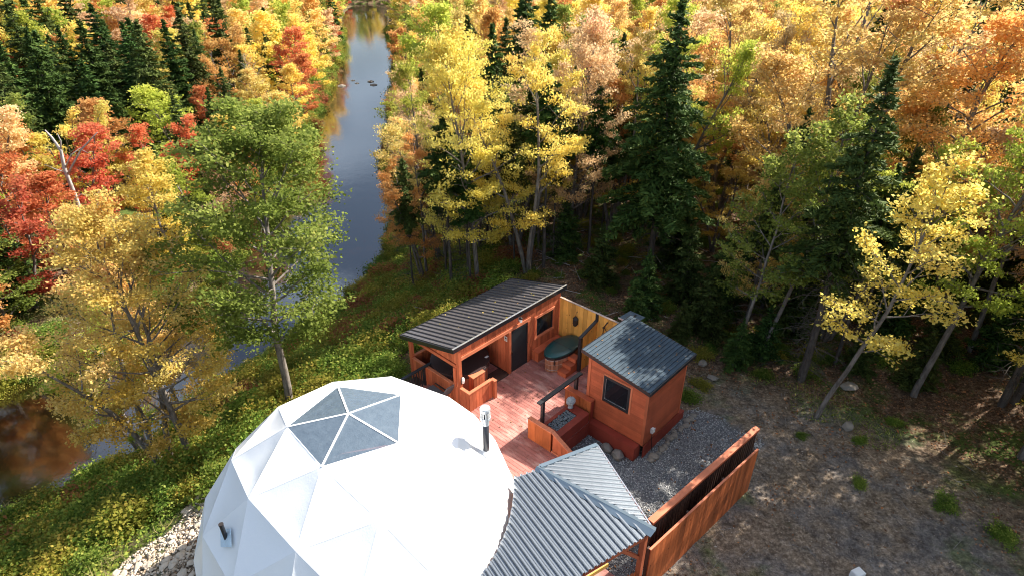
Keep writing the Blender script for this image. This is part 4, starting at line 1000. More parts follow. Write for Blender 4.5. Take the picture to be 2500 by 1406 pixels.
key('maple_tree', near_d[1], -16.8, 20.2, 7.6, 'low yellow green maple hanging over the river left of its yellow neighbours', L['lime'], wid=.85, lean=(R(-3), R(-8)))
key('spruce_tree', near_s[0], 7.2, 28.0, 13.6, 'tall dark spruce with bare lower twigs behind the sauna cabin', None, 13)
key('spruce_tree', near_s[2], 12.0, 19.8, 12.4, 'thin crowned spruce with a bare dark trunk right of the sauna', None, 12)
slim = Proto(decid(102, 10.2, 2.0, .36, 20, 7000, .115, sparse=.28, clr=.38, rk=.6), L['gold'], M['bark_grey'])
key('birch_tree', slim, 11.6, 17.5, 10.2, 'slender leaning tree with large yellow leaves beside the gravel yard', None, 10.2, 1.0, lean=(0, R(5)), r=1)
key('maple_tree', near_d[3], 17.2, 30.5, 16.0, 'huge many stemmed orange gold maple filling the upper right', L['amber'], wid=1.15, rz=.6)
key('maple_tree', near_d[2], 20.6, 28.6, 12.5, 'amber maple with low sweeping branches before the dark right hand spruces', L['amber'], wid=1.0)
key('maple_tree', near_d[5], 14.8, 27.2, 13.5, 'slim amber maple with fine leaves between the leaning tree and the tall spruce', L['amber'], wid=1.0)
key('maple_tree', near_d[4], 18.2, 24.8, 13.0, 'slim orange maple right of the slender leaning yellow tree', L['orange'], wid=1.1)
key('maple_tree', near_d[0], -1.9, 28.2, 12.2, 'yellow maple right behind the hut roof with a straight pale trunk', L['gold'], wid=.82)
key('maple_tree', near_d[2], .2, 32.5, 12.0, 'golden maple standing behind the yellow maple at the hut', L['gold'], wid=.9)
key('maple_tree', near_d[1], -5.4, 32.7, 9.0, 'orange maple leaning towards the river behind the hut', L['orange'], wid=.78, lean=(0, R(-8)))
key('maple_tree', near_d[3], -4.6, 35.5, 11.0, 'amber maple at the water edge behind the orange one', L['amber'], wid=.8, lean=(0, R(-6)))
key('poplar_tree', mid_d[0], -6.8, 58.6, 14.5, 'large round yellow green tree on the right river bank', L['lime'], 10, .95)
key('spruce_tree', mid_s[1], -1.4, 45.5, 12.2, 'slim spruce right of the round yellow green tree', None)
key('spruce_tree', mid_s[1], 1.0, 48.1, 14.0, 'second slim dark spruce behind the yellow maples', None)
key('maple_tree', near_d[3], 4.4, 36.0, 12.2, 'sparse peach coloured maple with showing pale branches, middle of the wood', L['peach'], wid=.95)
key('maple_tree', near_d[2], 8.5, 40.6, 13.0, 'peach orange maple left of the tall dark spruce top', L['peach'], wid=1.0)
key('maple_tree', near_d[1], 15.3, 44.0, 14.2, 'amber maple rising behind the tall dark spruce', L['amber'])
key('maple_tree', near_d[3], 13.2, 36.0, 11.5, 'orange amber maple with open crown right of the tall spruce', L['orange'], wid=1.05)
key('maple_tree', near_d[2], 18.6, 38.0, 13.0, 'golden maple behind the huge many stemmed one', L['gold'])
key('maple_tree', near_d[1], 11.6, 31.3, 5.6, 'low yellow maple sapling under the trees behind the sauna', L['gold'], wid=1.1, r=1.5)
key('spruce_tree', near_s[1], 22.8, 23.2, 8.6, 'bright green young spruce at the right edge of the picture', L['spruce2'], 13, 1.25)
key('spruce_tree', near_s[1], 26.5, 33.5, 14.0, 'dark tall spruce in the upper right corner', None, 13)
key('spruce_tree', near_s[1], 28.5, 38.5, 15.0, 'dark spruce just behind the corner spruce', None, 13)
key('spruce_tree', near_s[1], 29.5, 31.0, 13.0, 'dark spruce shading the right hand wood', None, 13)
key('spruce_tree', thin_s[1], 19.1, 18.1, 14.5, 'grey twin trunk tree at the right edge, left stem', None, 11, r=1)
key('spruce_tree', thin_s[1], 19.6, 18.2, 14.0, 'grey twin trunk tree at the right edge, right stem', None, 11, lean=(0, R(3)), r=1)
key('maple_tree', mid_d[0], -34.4, 39.0, 9.6, 'scarlet maple at the left edge, uppermost of three', L['red'], 10)
key('maple_tree', mid_d[1], -30.5, 32.6, 8.4, 'scarlet orange maple low at the left edge', L['red'], 10)
key('maple_tree', mid_d[2], -31.4, 37.1, 6.8, 'small red maple beside the dead snag', L['red'], 10, 1.2)
key('maple_tree', mid_d[0], -33.6, 50.6, 9.2, 'orange maple with a red flank behind the dead snag', L['orange'], 10)
key('maple_tree', mid_d[1], -38.3, 50.5, 7.5, 'small golden maple left of the orange maple on the far bank', L['gold'], 10)
key('maple_tree', mid_d[2], -31.8, 56.0, 9.0, 'yellow green maple below the dark spruce group', L['lime'], 10, 1.2)
key('maple_tree', mid_d[0], -32.3, 65.7, 7.2, 'small scarlet maple right of the dark spruce group', L['red'], 10)
for k, (x, y, h, lb) in enumerate([(-41.5, 62.6, 13.2, 'central dark spruce of the far bank group'), (-44.2, 59.9, 12.3, 'dark spruce left in the far bank group'), (-37.2, 62.6, 11.2, 'dark spruce right in the far bank group'), (-45.8, 57.3, 11.6, 'leftmost dark spruce of the far bank group'), (-47.2, 74, 13.5, 'tall dark spruce behind the far bank group'), (-40.5, 69, 13.0, 'dark spruce behind the centre of the far bank group'), (-39.5, 58.0, 10.5, 'dark spruce in front of the far bank group')]):
    key('spruce_tree', mid_s[(k*2) % 3 if k % 3 else 0], x, y, h, lb, L['spruce'], 12, 1.25)
key('maple_tree', mid_d[0], -29.8, 85.4, 11.2, 'bright scarlet maple above the river bank, upper one', L['red'], 10)
key('maple_tree', mid_d[2], -27.9, 81.0, 8.6, 'red orange maple leaning over the far river bend', L['red'], 10, 1.1)
key('maple_tree', mid_d[1], -35.2, 103, 12.5, 'yellow maple tall behind the scarlet maple', L['gold'], 10)
key('maple_tree', mid_d[0], -33.4, 80.0, 9.4, 'golden maple left of the scarlet ones', L['gold'], 10)
key('maple_tree', mid_d[1], -32.0, 71.0, 9.4, 'orange peach maple left of the upper river', L['orange'], 10)
key('maple_tree', mid_d[2], -28.2, 68.0, 8.0, 'amber orange maple at the water on the far bank', L['amber'], 10, 1.1)
key('dead_tree', Proto(decid(103, 9, 1.8, .25, 22, 500, .10, sparse=.5), L['grass'], M['bark_pale']), -30.2, 74.0, 9.4, 'grey bare tree between orange maples on the far bank', None, 9)
key('maple_tree', mid_d[1], -55.5, 90.7, 13.0, 'tall golden peach maple behind the spruce group', L['peach'], 10)
for k, (x, y, h, pr_, lm_, t_) in enumerate([(-33, 27, 10.5, mid_d[0], L['green'], 'green tree low at the left edge beyond the dark water'), (-37, 24, 12, mid_s[0], L['spruce'], 'dark spruce at the lower left edge beyond the dark water'), (-29.6, 29.8, 7.5, mid_d[2], L['green'], 'small green tree on the far side of the dark water'), (-41, 29, 12, mid_s[2], L['spruce'], 'dark spruce behind the left edge trees'), (-37, 31, 11, mid_s[0], L['spruce'], 'dark spruce between the left edge trees'), (-31.5, 32.5, 11, mid_s[1], L['spruce'], 'dark spruce between the scarlet orange maple and the dark water'), (-44, 21, 12, mid_s[0], L['spruce'], 'dark spruce left of the picture edge over the water'), (-36, 19, 10.5, mid_d[0], L['green'], 'green tree left of the picture edge over the water')]):  # added so the pool mirrors dark trees, several of them out of view
    key('spruce_tree' if pr_ in mid_s else 'maple_tree', pr_, x, y, h, t_, lm_, 12 if pr_ in mid_s else 10, 1.1)
# dead snag with stub limbs
sn = empty('dead_snag', (-30.4, 39.1, H1(-30.4, 39.1))); tag(sn, 'bare broken grey snag with long stub limbs among the red maples', 'dead tree'); placed.append((-30.4, 39.1, 3.5)); sn.rotation_euler = (0, R(3), 0)
sn.scale = (.8, .8, .95)
tr = [(0, 0, -.4), (.05, 0, 3), (.0, 0, 5.5), (-.15, 0, 7.4), (.05, 0, 8.7), (-.35, 0, 9.6), (-.7, 0, 10.1)]
ob('trunk', mesh_py('trunk', *tube(tr, [.24, .20, .17, .15, .12, .09, .04], 10), M['bark_pale'], True), sn)
for pts, r in (([(0, 0, 7.0), (.9, -.1, 7.9), (1.9, -.2, 8.9), (3.0, -.2, 9.7), (3.7, -.3, 10.2)], .09), ([(0, 0, 7.5), (.7, .1, 8.4), (1.6, .2, 8.9)], .06), ([(-.1, 0, 7.1), (-.9, 0, 7.3), (-1.8, .1, 7.6)], .05),
               ([(0, 0, 5.2), (.6, 0, 5.5), (1.1, .1, 5.4)], .05), ([(0, 0, 5.0), (-.5, .1, 5.4), (-.7, .1, 5.1)], .06), ([(.05, 0, 8.7), (.3, 0, 9.4), (.2, 0, 9.9)], .07), ([(1.9, -.2, 8.9), (2.3, -.2, 8.7), (2.8, -.2, 8.8)], .03)):
    ob('branch', mesh_py('branch', *tube(pts, [r*(1-.7*i/(len(pts)-1)) for i in range(len(pts))], 6), M['bark_pale'], True), sn)

# ------------------------------------------------------------------ the rest of the wood
def in_view(x, y, m=180, zt=12, zb=-6):
    c, s = math.cos(.51597), math.sin(.51597)
    def prj(z):
        dy, dz = y, z-15; wv = dy*c-dz*s; uv = dy*s+dz*c
        return (1250+1464*x/wv, 703-1464*uv/wv) if wv > 1 else (1e5, 1e5)
    a, b = prj(zb), prj(zt-3)
    return -m < a[0] < 2500+m and b[1] < 1500 and a[1] > -60
def hut_lit(x, y):
    """keep tall trees off the line from the hut, dome and left deck towards the sun"""
    ux, uy = math.cos(SUN_AZ), math.sin(SUN_AZ)
    for (cx, cy, r, mn) in ((-1.5, 21.5, 4.6, 13.5), (-4, 11.2, 5.2, 11.0), (2, 23.8, 3.5, 12.0), (-12, 19, 5, 12), (2.5, 17.5, 4, 10)):
        dx, dy = x-cx, y-cy; t = dx*ux+dy*uy; p = abs(-dx*uy+dy*ux)
        if 0 < t < mn and p < r: return False
    return True
rs = np.random.RandomState(5)
cand = []
cx = rs.uniform(-300, 300, 60000); cy = 12+(rs.uniform(0, 1, 60000)**1.35)*330
dd, lf = river_sd(cx, cy); cc = clearing(cx, cy)
grid = {}
def ok(x, y, r):
    g_ = 4.0; i, j = int(x//g_), int(y//g_); k = int(r//g_)+1
    for a in range(i-k, i+k+1):
        for b in range(j-k, j+k+1):
            for (px_, py_, pr_) in grid.get((a, b), ()):
                if (px_-x)**2+(py_-y)**2 < (max(r, pr_) if pr_ < 2 else (r+pr_)/2)**2: return False
    grid.setdefault((i, j), []).append((x, y, r)); return True
for (x, y, r) in placed: grid.setdefault((int(x//4), int(y//4)), []).append((x, y, r))
fill = []
for i in range(60000):
    x, y, d, l = cx[i], cy[i], dd[i], lf[i]
    if cc[i] > .03 or not in_view(x, y): continue
    if d < (1.2 if l else 2.2): continue
    if not l and (y < 24 and x < 6): continue
    if not l and y < 40 and d < 9 and x < -3: continue
    if not hut_lit(x, y): continue
    dist = math.hypot(x, y)
    if l and y < 36 and d < 2.5: continue
    if not ok(x, y, (2.35 if l else 2.05)+dist*.0125): continue
    fill.append((dist, x, y, d, l))
fill.sort()
def place(x, y, l):
    q = 1250+1464*x/(y*.87+5); q = q/2500
    side = ('left edge' if q < .12 else 'left part' if q < .25 else 'middle') if l else ('left side' if q < .5 else 'middle' if q < .68 else 'right side' if q < .88 else 'far right')
    band = 'front rows' if y < 45 else 'middle rows' if y < 75 else 'back rows' if y < 120 else 'farthest rows'
    return side, band
def zone(x, y, l, d):
    u = rs.rand(); nz = math.sin(x*.13+1.7)*math.cos(y*.11+.6)
    if l:
        psp = .34+.25*nz
        if ((x+43)/16)**2+((y-66)/17)**2 < 1: psp = .88
        if d < 6: psp = .06
        if u < psp: return 's', None
        return 'd', rs.choice(['gold', 'amber', 'orange', 'red', 'lime', 'peach', 'green'], p=[.23, .17, .13, .10, .19, .09, .09])
    psp = .13+.10*nz
    if x > 25+max(0, y-30)*.50: psp = .8
    elif x < 28 and y < 50: psp = .05
    if u < psp: return 's', None
    return 'd', rs.choice(['gold', 'amber', 'orange', 'peach', 'lime', 'green'], p=[.25, .29, .10, .15, .13, .08])
LB_ = {'gold': 'golden yellow', 'amber': 'amber', 'orange': 'orange', 'red': 'scarlet', 'lime': 'yellow green', 'peach': 'peach coloured', 'green': 'still green'}
cnt = {'s': 0, 'd': 0}; rest = []
for (dist, x, y, d, l) in fill:
    k, c_ = zone(x, y, l, d); side = 'across the river' if l else 'right of the river'
    if cnt[k] >= 235: rest.append((x, y, k, c_, l)); continue
    cnt[k] += 1; s = rs.uniform(.72, 1.18); far = 'far' if dist > 95 else 'mid' if dist > 46 else 'near'
    if l and d < 7: s *= .7
    if k == 's':
        pr = {'far': far_s, 'mid': mid_s, 'near': mid_s}[far]; pr = pr[rs.randint(len(pr))]
        if far == 'near' and not l and x < 18: pr = thin_s[rs.randint(2)] if rs.rand() < .5 else near_s[2]
        plant('spruce_tree', pr, x, y, ('tall' if s > 1.02 else 'short' if s < .86 else 'middling')+' dark spruce '+side+', '+place(x, y, l)[0]+', '+place(x, y, l)[1], 'tree', sc_=s, group='spruces '+side)
    else:
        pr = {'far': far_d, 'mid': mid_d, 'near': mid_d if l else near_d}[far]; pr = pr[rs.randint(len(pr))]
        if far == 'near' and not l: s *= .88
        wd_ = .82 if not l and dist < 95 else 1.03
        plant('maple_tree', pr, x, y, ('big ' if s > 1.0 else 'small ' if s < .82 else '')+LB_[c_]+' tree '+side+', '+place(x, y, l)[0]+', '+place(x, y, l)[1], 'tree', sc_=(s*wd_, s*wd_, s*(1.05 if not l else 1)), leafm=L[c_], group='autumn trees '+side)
print('TREES', cnt, 'rest', len(rest))

# ------------------------------------------------------------------ geometry-node scatter of meshes over points
def scatter(name, sources, P, S, label, kind='stuff', cat=None, parent=None):
    """P (n,3) positions, S (n,) scales, sources: visible objects whose meshes are instanced"""
    me = bpy.data.meshes.new(name); me.vertices.add(len(P)); me.vertices.foreach_set('co', np.asarray(P, np.float32).ravel())
    a = me.attributes.new('size', 'FLOAT', 'POINT'); a.data.foreach_set('value', np.asarray(S, np.float32))
    rz = me.attributes.new('turn', 'FLOAT_VECTOR', 'POINT'); v = np.zeros((len(P), 3), np.float32); v[:, 2] = rs.uniform(0, 6.28, len(P)); rz.data.foreach_set('vector', v.ravel())
    pk_ = me.attributes.new('pick', 'INT', 'POINT'); pk_.data.foreach_set('value', rs.randint(0, len(sources), len(P)).astype(np.int32))
    o = ob(name, me); tag(o, label, cat, kind=kind)
    g = bpy.data.node_groups.new(name+'_nodes', 'GeometryNodeTree'); g.interface.new_socket('Geometry', in_out='INPUT', socket_type='NodeSocketGeometry'); g.interface.new_socket('Geometry', in_out='OUTPUT', socket_type='NodeSocketGeometry')
    gi = g.nodes.new('NodeGroupInput'); go = g.nodes.new('NodeGroupOutput'); iop = g.nodes.new('GeometryNodeInstanceOnPoints'); jn = g.nodes.new('GeometryNodeJoinGeometry')
    for s in reversed(sources):
        oi = g.nodes.new('GeometryNodeObjectInfo'); oi.transform_space = 'ORIGINAL'; oi.inputs['Object'].default_value = s; oi.inputs['As Instance'].default_value = True
        g.links.new(oi.outputs['Geometry'], jn.inputs[0])
    def attr(nm, ty):
        n_ = g.nodes.new('GeometryNodeInputNamedAttribute'); n_.data_type = ty; n_.inputs['Name'].default_value = nm; return n_.outputs[0]
    m2p = g.nodes.new('GeometryNodeMeshToPoints'); g.links.new(gi.outputs[0], m2p.inputs[0]); g.links.new(m2p.outputs[0], iop.inputs['Points']); g.links.new(jn.outputs[0], iop.inputs['Instance'])
    iop.inputs['Pick Instance'].default_value = True
    g.links.new(attr('pick', 'INT'), iop.inputs['Instance Index']); g.links.new(attr('turn', 'FLOAT_VECTOR'), iop.inputs['Rotation'])
    cmb = g.nodes.new('ShaderNodeCombineXYZ'); sz_ = attr('size', 'FLOAT')
    for i in range(3): g.links.new(sz_, cmb.inputs[i])
    g.links.new(cmb.outputs[0], iop.inputs['Scale']); g.links.new(iop.outputs[0], go.inputs[0])
    md = o.modifiers.new('scatter', 'NODES'); md.node_group = g; return o
# visible source trees for the distant wood: single-mesh crowns with their own material
def source(name, pr, leafm, x, y, s, label, cat, group):
    c = pr.recolor(leafm); o = ob(name, c, None, (x, y, H1(x, y))); o.scale = (s,)*3; tag(o, label, cat, group); return o
kinds = {}
for (x, y, k, c_, l) in rest: kinds.setdefault(k if k == 's' else c_, []).append((x, y))
for kk, pts in kinds.items():
    if len(pts) < 4: continue
    prs = far_s if kk == 's' else far_d; lm = L['spruce'] if kk == 's' else L[kk]; (x, y) = pts[0]
    src = source('distant_tree', prs[0], lm, x, y, 1.0, ('dark spruce' if kk == 's' else LB_[kk]+' tree')+' at the front of the distant wood', 'tree', 'front trees of the distant wood')
    P = np.array([(a, b, H1(a, b)-.3) for a, b in pts[1:]]); S = rs.uniform(.75, 1.2, len(P))
    scatter('distant_wood', [src], P, S, 'distant '+('spruces' if kk == 's' else LB_[kk]+' trees')+' seen as one mass beyond the river bend')

# thin dark stems in the lit wood behind the hut
th_pts = []
for k in range(400):
    x, y = rs.uniform(-7, 11), rs.uniform(27.5, 42)
    if river_sd(x, y)[0] < 6 or any((x-a)**2+(y-b)**2 < 1.0 for a, b in th_pts) or not hut_lit(x, y): continue
    th_pts.append((x, y))
    if len(th_pts) > 46: break
for (x, y) in th_pts:
    plant('spruce_tree', thin_s[rs.randint(2)], x, y, 'thin dark stemmed spruce behind the hut, '+('nearest the river' if x < -2 else 'straight behind the roof' if x < 3 else 'behind the yellow fence')+(', front' if y < 32 else ', mid wood' if y < 37 else ', rear'), 'tree', sc_=rs.uniform(.6, .95), group='thin spruces behind the hut')
# trees added to shade yard, deck and sauna roof, many out of view
for k, (x, y, h, p_) in enumerate([(19.5, 12.6, 10.5, near_d[3]), (25, 17.5, 12, near_d[2]), (23.5, 13.5, 11, near_d[3]), (15.6, 22.6, 9.5, thin_s[0]), (12.4, 25.4, 10.5, thin_s[1]), (17.0, 7.5, 8.0, near_d[3]), (23.5, 8.0, 11, near_s[2]), (29, 14, 12, near_d[3]), (10.6, 22.8, 9.0, thin_s[0]), (10.9, 21.4, 13.0, slim), (9.5, 20.9, 11.5, slim), (17.9, 15.4, 10.0, near_d[4]), (20.2, 10.2, 10.0, near_d[5]), (14.0, 21.0, 9.5, thin_s[1])]):
    plant('maple_tree' if p_ in near_d or p_ is slim else 'spruce_tree', p_, x, y, ['tree on the right added for the shade it casts on the yard', 'tree behind the right edge shading the yard'][0] if k not in (3, 4, 8, 9, 10, 11) else ['slender tree', 'thin tree'][k not in (10, 11)]+' right of the sauna added for shade, '+['nearest the roof', 'behind the roof corner', 'deeper in the wood', 'farthest right', 'farthest back', 'out past the right edge'][(3, 4, 8, 9, 10, 11).index(k) if k in (3, 4, 8, 9, 10, 11) else 0], 'tree', sc_=h/12, leafm=L['gold'] if p_ in near_d else L['green'] if p_ is slim else None, group='trees shading the yard' if k not in (3, 4, 8, 9, 10, 11) else 'shade trees added right of the sauna')
# saplings under the trees behind and right of the sauna
for k, (x, y, s) in enumerate([(6.3, 24.6, 1.0), (8.6, 26.0, 1.2), (10.2, 25.2, 1.3), (4.6, 27.6, 1.0), (12.6, 27.0, 1.5), (14.2, 29.0, 1.4), (9.0, 30.0, 1.4), (16.5, 26.0, 1.5), (19.0, 25.5, 1.4), (22, 27, 1.6), (11, 21.6, .8), (14.6, 20.4, .7), (3.0, 30.6, 1.1), (18.5, 21.5, .9), (24.2, 21.0, 1.2), (7.6, 22.6, .6), (9.6, 20.9, .7), (16.6, 19.6, .8), (20.5, 20.6, 1.1), (8.9, 23.2, 1.0), (5.5, 22.9, .8), (13.2, 23.5, 1.2), (17.4, 23.6, 1.4), (22.3, 18.6, 1.0)]):
    plant('spruce_sapling', sap, x, y, ('knee high' if s < .75 else 'tall' if s > 1.35 else 'small')+' spruce sapling '+('close behind the sauna' if x < 8 else 'in the shade right of the sauna' if x < 15 else 'near the right edge')+(' at the yard edge' if y < 23 else ' deeper in the wood'), 'sapling', sc_=s, leafm=L['spruce2'] if k % 2 else L['spruce'], group='spruce saplings behind the sauna')

# ------------------------------------------------------------------ shrubs on the bank
shrub_src = []
def bank_pts(n, xr, yr, cond, rmin):
    out = []
    while n > 0 and len(out) < 4000:
        n -= 1; x, y = rs.uniform(*xr), rs.uniform(*yr)
        if cond(x, y) and all((x-a)**2+(y-b)**2 < 1e9 for a, b in out[:0]): out.append((x, y))
    return out
def near_dome(x, y): return math.hypot(x+3.98, y-11.18) < 7.0
def slope_ok(x, y):
    d, l = river_sd(x, y); d = float(d)
    a = x*math.cos(YAW)+y*math.sin(YAW); b = -x*math.sin(YAW)+y*math.cos(YAW)
    if 9.3 < a < 18.3 and 6.5 < b < 16.9: return False
    if near_dome(x, y) and not (x < -9.3 and y > 14.3): return False
    if x < -9 and y < 14.2 and x > -12.4-(14.2-y)*.25: return False
    return (not l) and 1.2 < d < 13 and clearing(x, y) < .75 or ((not l) and 1.2 < d < 9.5 and x < -3)
cols = ['brush', 'brush', 'brush_y', 'brush', 'brush_y', 'brush_y']
lab = {'brush': 'bushy green shrub', 'brush_y': 'yellowing shrub', 'brush_r': 'reddish autumn shrub'}
pts = bank_pts(1500, (-26, 6), (11.5, 34), slope_ok, 0)
pts.sort(key=lambda p: math.hypot(*p))
for i, (x, y) in enumerate(pts[:190]):
    c_ = cols[rs.randint(6)] if math.sin(x*.9)*math.cos(y*.8) > -.2 else 'brush'; s_ = rs.uniform(.6, 1.5)
    plant('shrub', shr[i % 4], x, y, ('large ' if s_ > .9 else 'small ' if s_ < .7 else '')+lab[c_]+' on the bank, '+('left of the dome' if x < -11 and y < 17 else 'under the yellow maples' if x < -11 else 'around the grey trunk' if x < -7 else 'beside the hut')+(' near the water' if river_sd(x, y)[0] < 3.5 else ' high on the slope' if river_sd(x, y)[0] > 7.5 else ' halfway down'), 'shrub', sc_=s_, leafm=L[c_], group='shrubs on the river bank', crown='foliage', trunk='stems')
for (x, y, s, c_, t_) in [(-17.6, 17.0, 1.1, 'brush_r', 'reddish shrub low at the left by the dark water'), (-12.2, 19.8, .8, 'brush_r', 'small bright red shrub near the bare grey trunk'), (-19.0, 14.2, 1.4, 'brush_r', 'large red shrub in the lower left corner'), (-15.5, 16.2, 1.0, 'brush_r', 'orange red shrub in the middle of the bank'), (-16.6, 16.6, 1.0, 'brush_y', 'pale yellow shrub beside the red one on the bank')]:
    plant('shrub', shr[1], x, y, t_, 'shrub', sc_=s, leafm=L[c_], crown='foliage', trunk='stems')
srcs = []
for k, (c_, x, y) in enumerate([('brush', -12.0, 24.5), ('brush_y', -10.5, 26.0), ('brush', -9.0, 24.2), ('brush_r', -8.0, 28.5), ('brush_y', -6.0, 25.5), ('brush', -10.0, 27.6), ('brush', -5.2, 27.0), ('brush_y', -12.6, 26.2)]):
    c = shr[k % 4].recolor(L[c_]); o = ob('bank_shrub', c, None, (x, y, H1(x, y))); tag(o, lab[c_]+' on the slope, '+['left of the hut roof towards the water', 'right of the grey logs', 'closest to the hut roof', 'at the foot of the orange maple', 'among the first thin trunks', 'halfway between logs and water', 'beside the thin trunks near the roof', 'at the water edge past the logs'][k], 'shrub', 'shrubs on the slope behind the hut'); srcs.append(o)
P = [(x, y, H1(x, y)-.05) for x, y in pts[190:]]
# left bank edge and far banks
for (x0, x1, y0, y1, n_, dm) in ((-60, -18, 18, 70, 900, 4.0), (-60, 0, 60, 190, 1300, 4.5), (-14, 4, 30, 60, 500, 7)):
    X_ = rs.uniform(x0, x1, n_*4); Y_ = rs.uniform(y0, y1, n_*4); D_, L__ = river_sd(X_, Y_)
    m = (D_ > .1) & (D_ < dm); P += [(a, b, c) for a, b, c in zip(X_[m][:n_], Y_[m][:n_], height(X_[m][:n_], Y_[m][:n_])-.05)]
P = np.array(P); scatter('undergrowth', srcs, P, rs.uniform(.5, 1.4, len(P))*np.where(P[:, 1] > 60, 1.6, 1), 'mixed green and rusty undergrowth along the river banks')
# forest undergrowth on the right, sparser
X_ = rs.uniform(-8, 36, 2600); Y_ = rs.uniform(20, 60, 2600); D_, L__ = river_sd(X_, Y_); m = (D_ > 9) & (clearing(X_, Y_) < .25) & ((X_ > 5) | (Y_ > 27)) & (wob(X_, Y_, 3.0) > -.35)
P = np.stack([X_[m], Y_[m], height(X_[m], Y_[m])-.05], 1)[:1100]; scatter('forest_undergrowth', srcs[:3], P, rs.uniform(.25, .75, len(P)), 'low green undergrowth on the shaded forest floor')
# ------------------------------------------------------------------ ground cover, stones, litter
def on_ground(n, x0, x1, y0, y1, cond):
    X_ = rs.uniform(x0, x1, n); Y_ = rs.uniform(y0, y1, n); m = cond(X_, Y_); X_, Y_ = X_[m], Y_[m]
    return np.stack([X_, Y_, height(X_, Y_)+wob(X_, Y_, .55, 1.3)*.035], 1)
def stones_np(P, s, rs_, flat=.6):
    """many small irregular stones, 8 triangles each"""
    n = len(P); base = np.array([(1, 0, 0), (0, 1, 0), (-1, 0, 0), (0, -1, 0), (0, 0, 1), (0, 0, -1)], float)
    V = base[None]*rs_.uniform(.6, 1.3, (n, 6, 1))*np.array([1, .75, flat]); a = rs_.uniform(0, 6.28, n); c, s_ = np.cos(a), np.sin(a)
    x = V[..., 0]*c[:, None]-V[..., 1]*s_[:, None]; y = V[..., 0]*s_[:, None]+V[..., 1]*c[:, None]; V = np.stack([x, y, V[..., 2]+rs_.uniform(-.3, .3, (n, 1))*x], -1)*s[:, None, None]+P[:, None]
    f = np.array([(0, 1, 4), (1, 2, 4), (2, 3, 4), (3, 0, 4), (1, 0, 5), (2, 1, 5), (3, 2, 5), (0, 3, 5)])
    F = (np.arange(n)*6)[:, None, None]+f[None]; return V.reshape(-1, 3), F.reshape(-1, 3), np.repeat(rs_.rand(n), 8)
def stone_attr_mat(name, stops, rough=.8):
    m, t, b = nodes(name); a = N(t, 'ShaderNodeAttribute', attribute_name='lv'); t.links.new(ramp(t, a.outputs['Fac'], stops), b.inputs['Base Color']); b.inputs['Roughness'].default_value = rough; b.inputs['Specular IOR Level'].default_value = .25; return m
gm_ = stone_attr_mat('grey_crushed_gravel', [(0, (.16, .165, .175)), (.5, (.36, .36, .36)), (1, (.62, .61, .59))])
pm_ = stone_attr_mat('pale_crushed_sandstone', [(0, (.22, .16, .11)), (.4, (.46, .37, .28)), (1, (.72, .62, .50))])
dm_ = stone_attr_mat('brown_pebbles_and_clods', [(0, (.09, .06, .04)), (.5, (.26, .20, .15)), (1, (.50, .43, .36))])
P = on_ground(80000, -2, 14, 9, 20, gravel_zone); V, F, A_ = stones_np(P+[0, 0, .01], rs.uniform(.016, .036, len(P)), rs)
tag(ob('gravel', mesh_np('gravel', V, F, gm_, A_)), 'grey crushed gravel yard between the sauna and the screen fence', 'gravel', kind='stuff')
def pale_zone(X_, Y_):
    r = np.hypot(X_+3.98, Y_-11.18); return (r > 4.3) & (r < 7.6+wob(X_, Y_, 1.0)*.6) & (X_ < -6.5) & (Y_ < 14.8+wob(X_, Y_, 1.)*.3)
P = on_ground(16000, -15, -6, 6, 15, pale_zone); V, F, A_ = stones_np(P+[0, 0, .02], rs.uniform(.03, .085, len(P)), rs, .35)
tag(ob('broken_stone', mesh_np('broken_stone', V, F, pm_, A_)), 'pale broken sandstone spread along the foot of the dome', 'stones', kind='stuff')
P = on_ground(700, -13, -8.5, 8.5, 14.6, pale_zone); sm_p = [stone_mesh(k, M['stone_pale'], 'flat_stone', False) for k in range(5)]
for k, p in enumerate(P[:120]):
    o = ob('flat_stone', sm_p[k % 5], None, tuple(p+[0, 0, .05])); s = rs.uniform(.07, .15); o.scale = (s*1.3, s, s*.4); o.rotation_euler = (rs.uniform(-.4, .4), rs.uniform(-.4, .4), rs.uniform(0, 6))
    tag(o, 'flat pale broken stone on the ground left of the dome', 'stone', 'pale stones left of the dome')
def yard(X_, Y_): return (clearing(X_, Y_) > .1) & ~gravel_zone(X_, Y_) & ~pale_zone(X_, Y_)
P = on_ground(26000, 0, 26, 5, 24, yard); V, F, A_ = stones_np(P+[0, 0, .0], rs.uniform(.006, .022, len(P))*np.where(rs.rand(len(P)) < .03, 3, 1), rs, .5)
tag(ob('pebbles', mesh_np('pebbles', V, F, dm_, A_)), 'loose pebbles and clods scattered over the bare dirt', 'pebbles', kind='stuff')
# fallen leaves
def litter(X_, Y_):
    d, l = river_sd(X_, Y_); a, b = ab_of(X_, Y_); hut = (a > 9.3) & (a < 17.6) & (b > 7.2) & (b < 16.6)
    return (d > 2) & (~hut) & (rs.rand(len(X_)) < np.where(clearing(X_, Y_) > .3, .05+.35*(wob(X_, Y_, 2) > .25), 1))
P = on_ground(130000, -10, 34, 5, 50, litter); V, F, A_ = leaves_np(rs, P+[0, 0, .03], .085, rs.rand(len(P)), up=1.2)
tag(ob('fallen_leaves', mesh_np('fallen_leaves', V, F, L['dead'], A_)), 'dry brown and orange leaves fallen over the forest floor', 'leaves', kind='stuff')
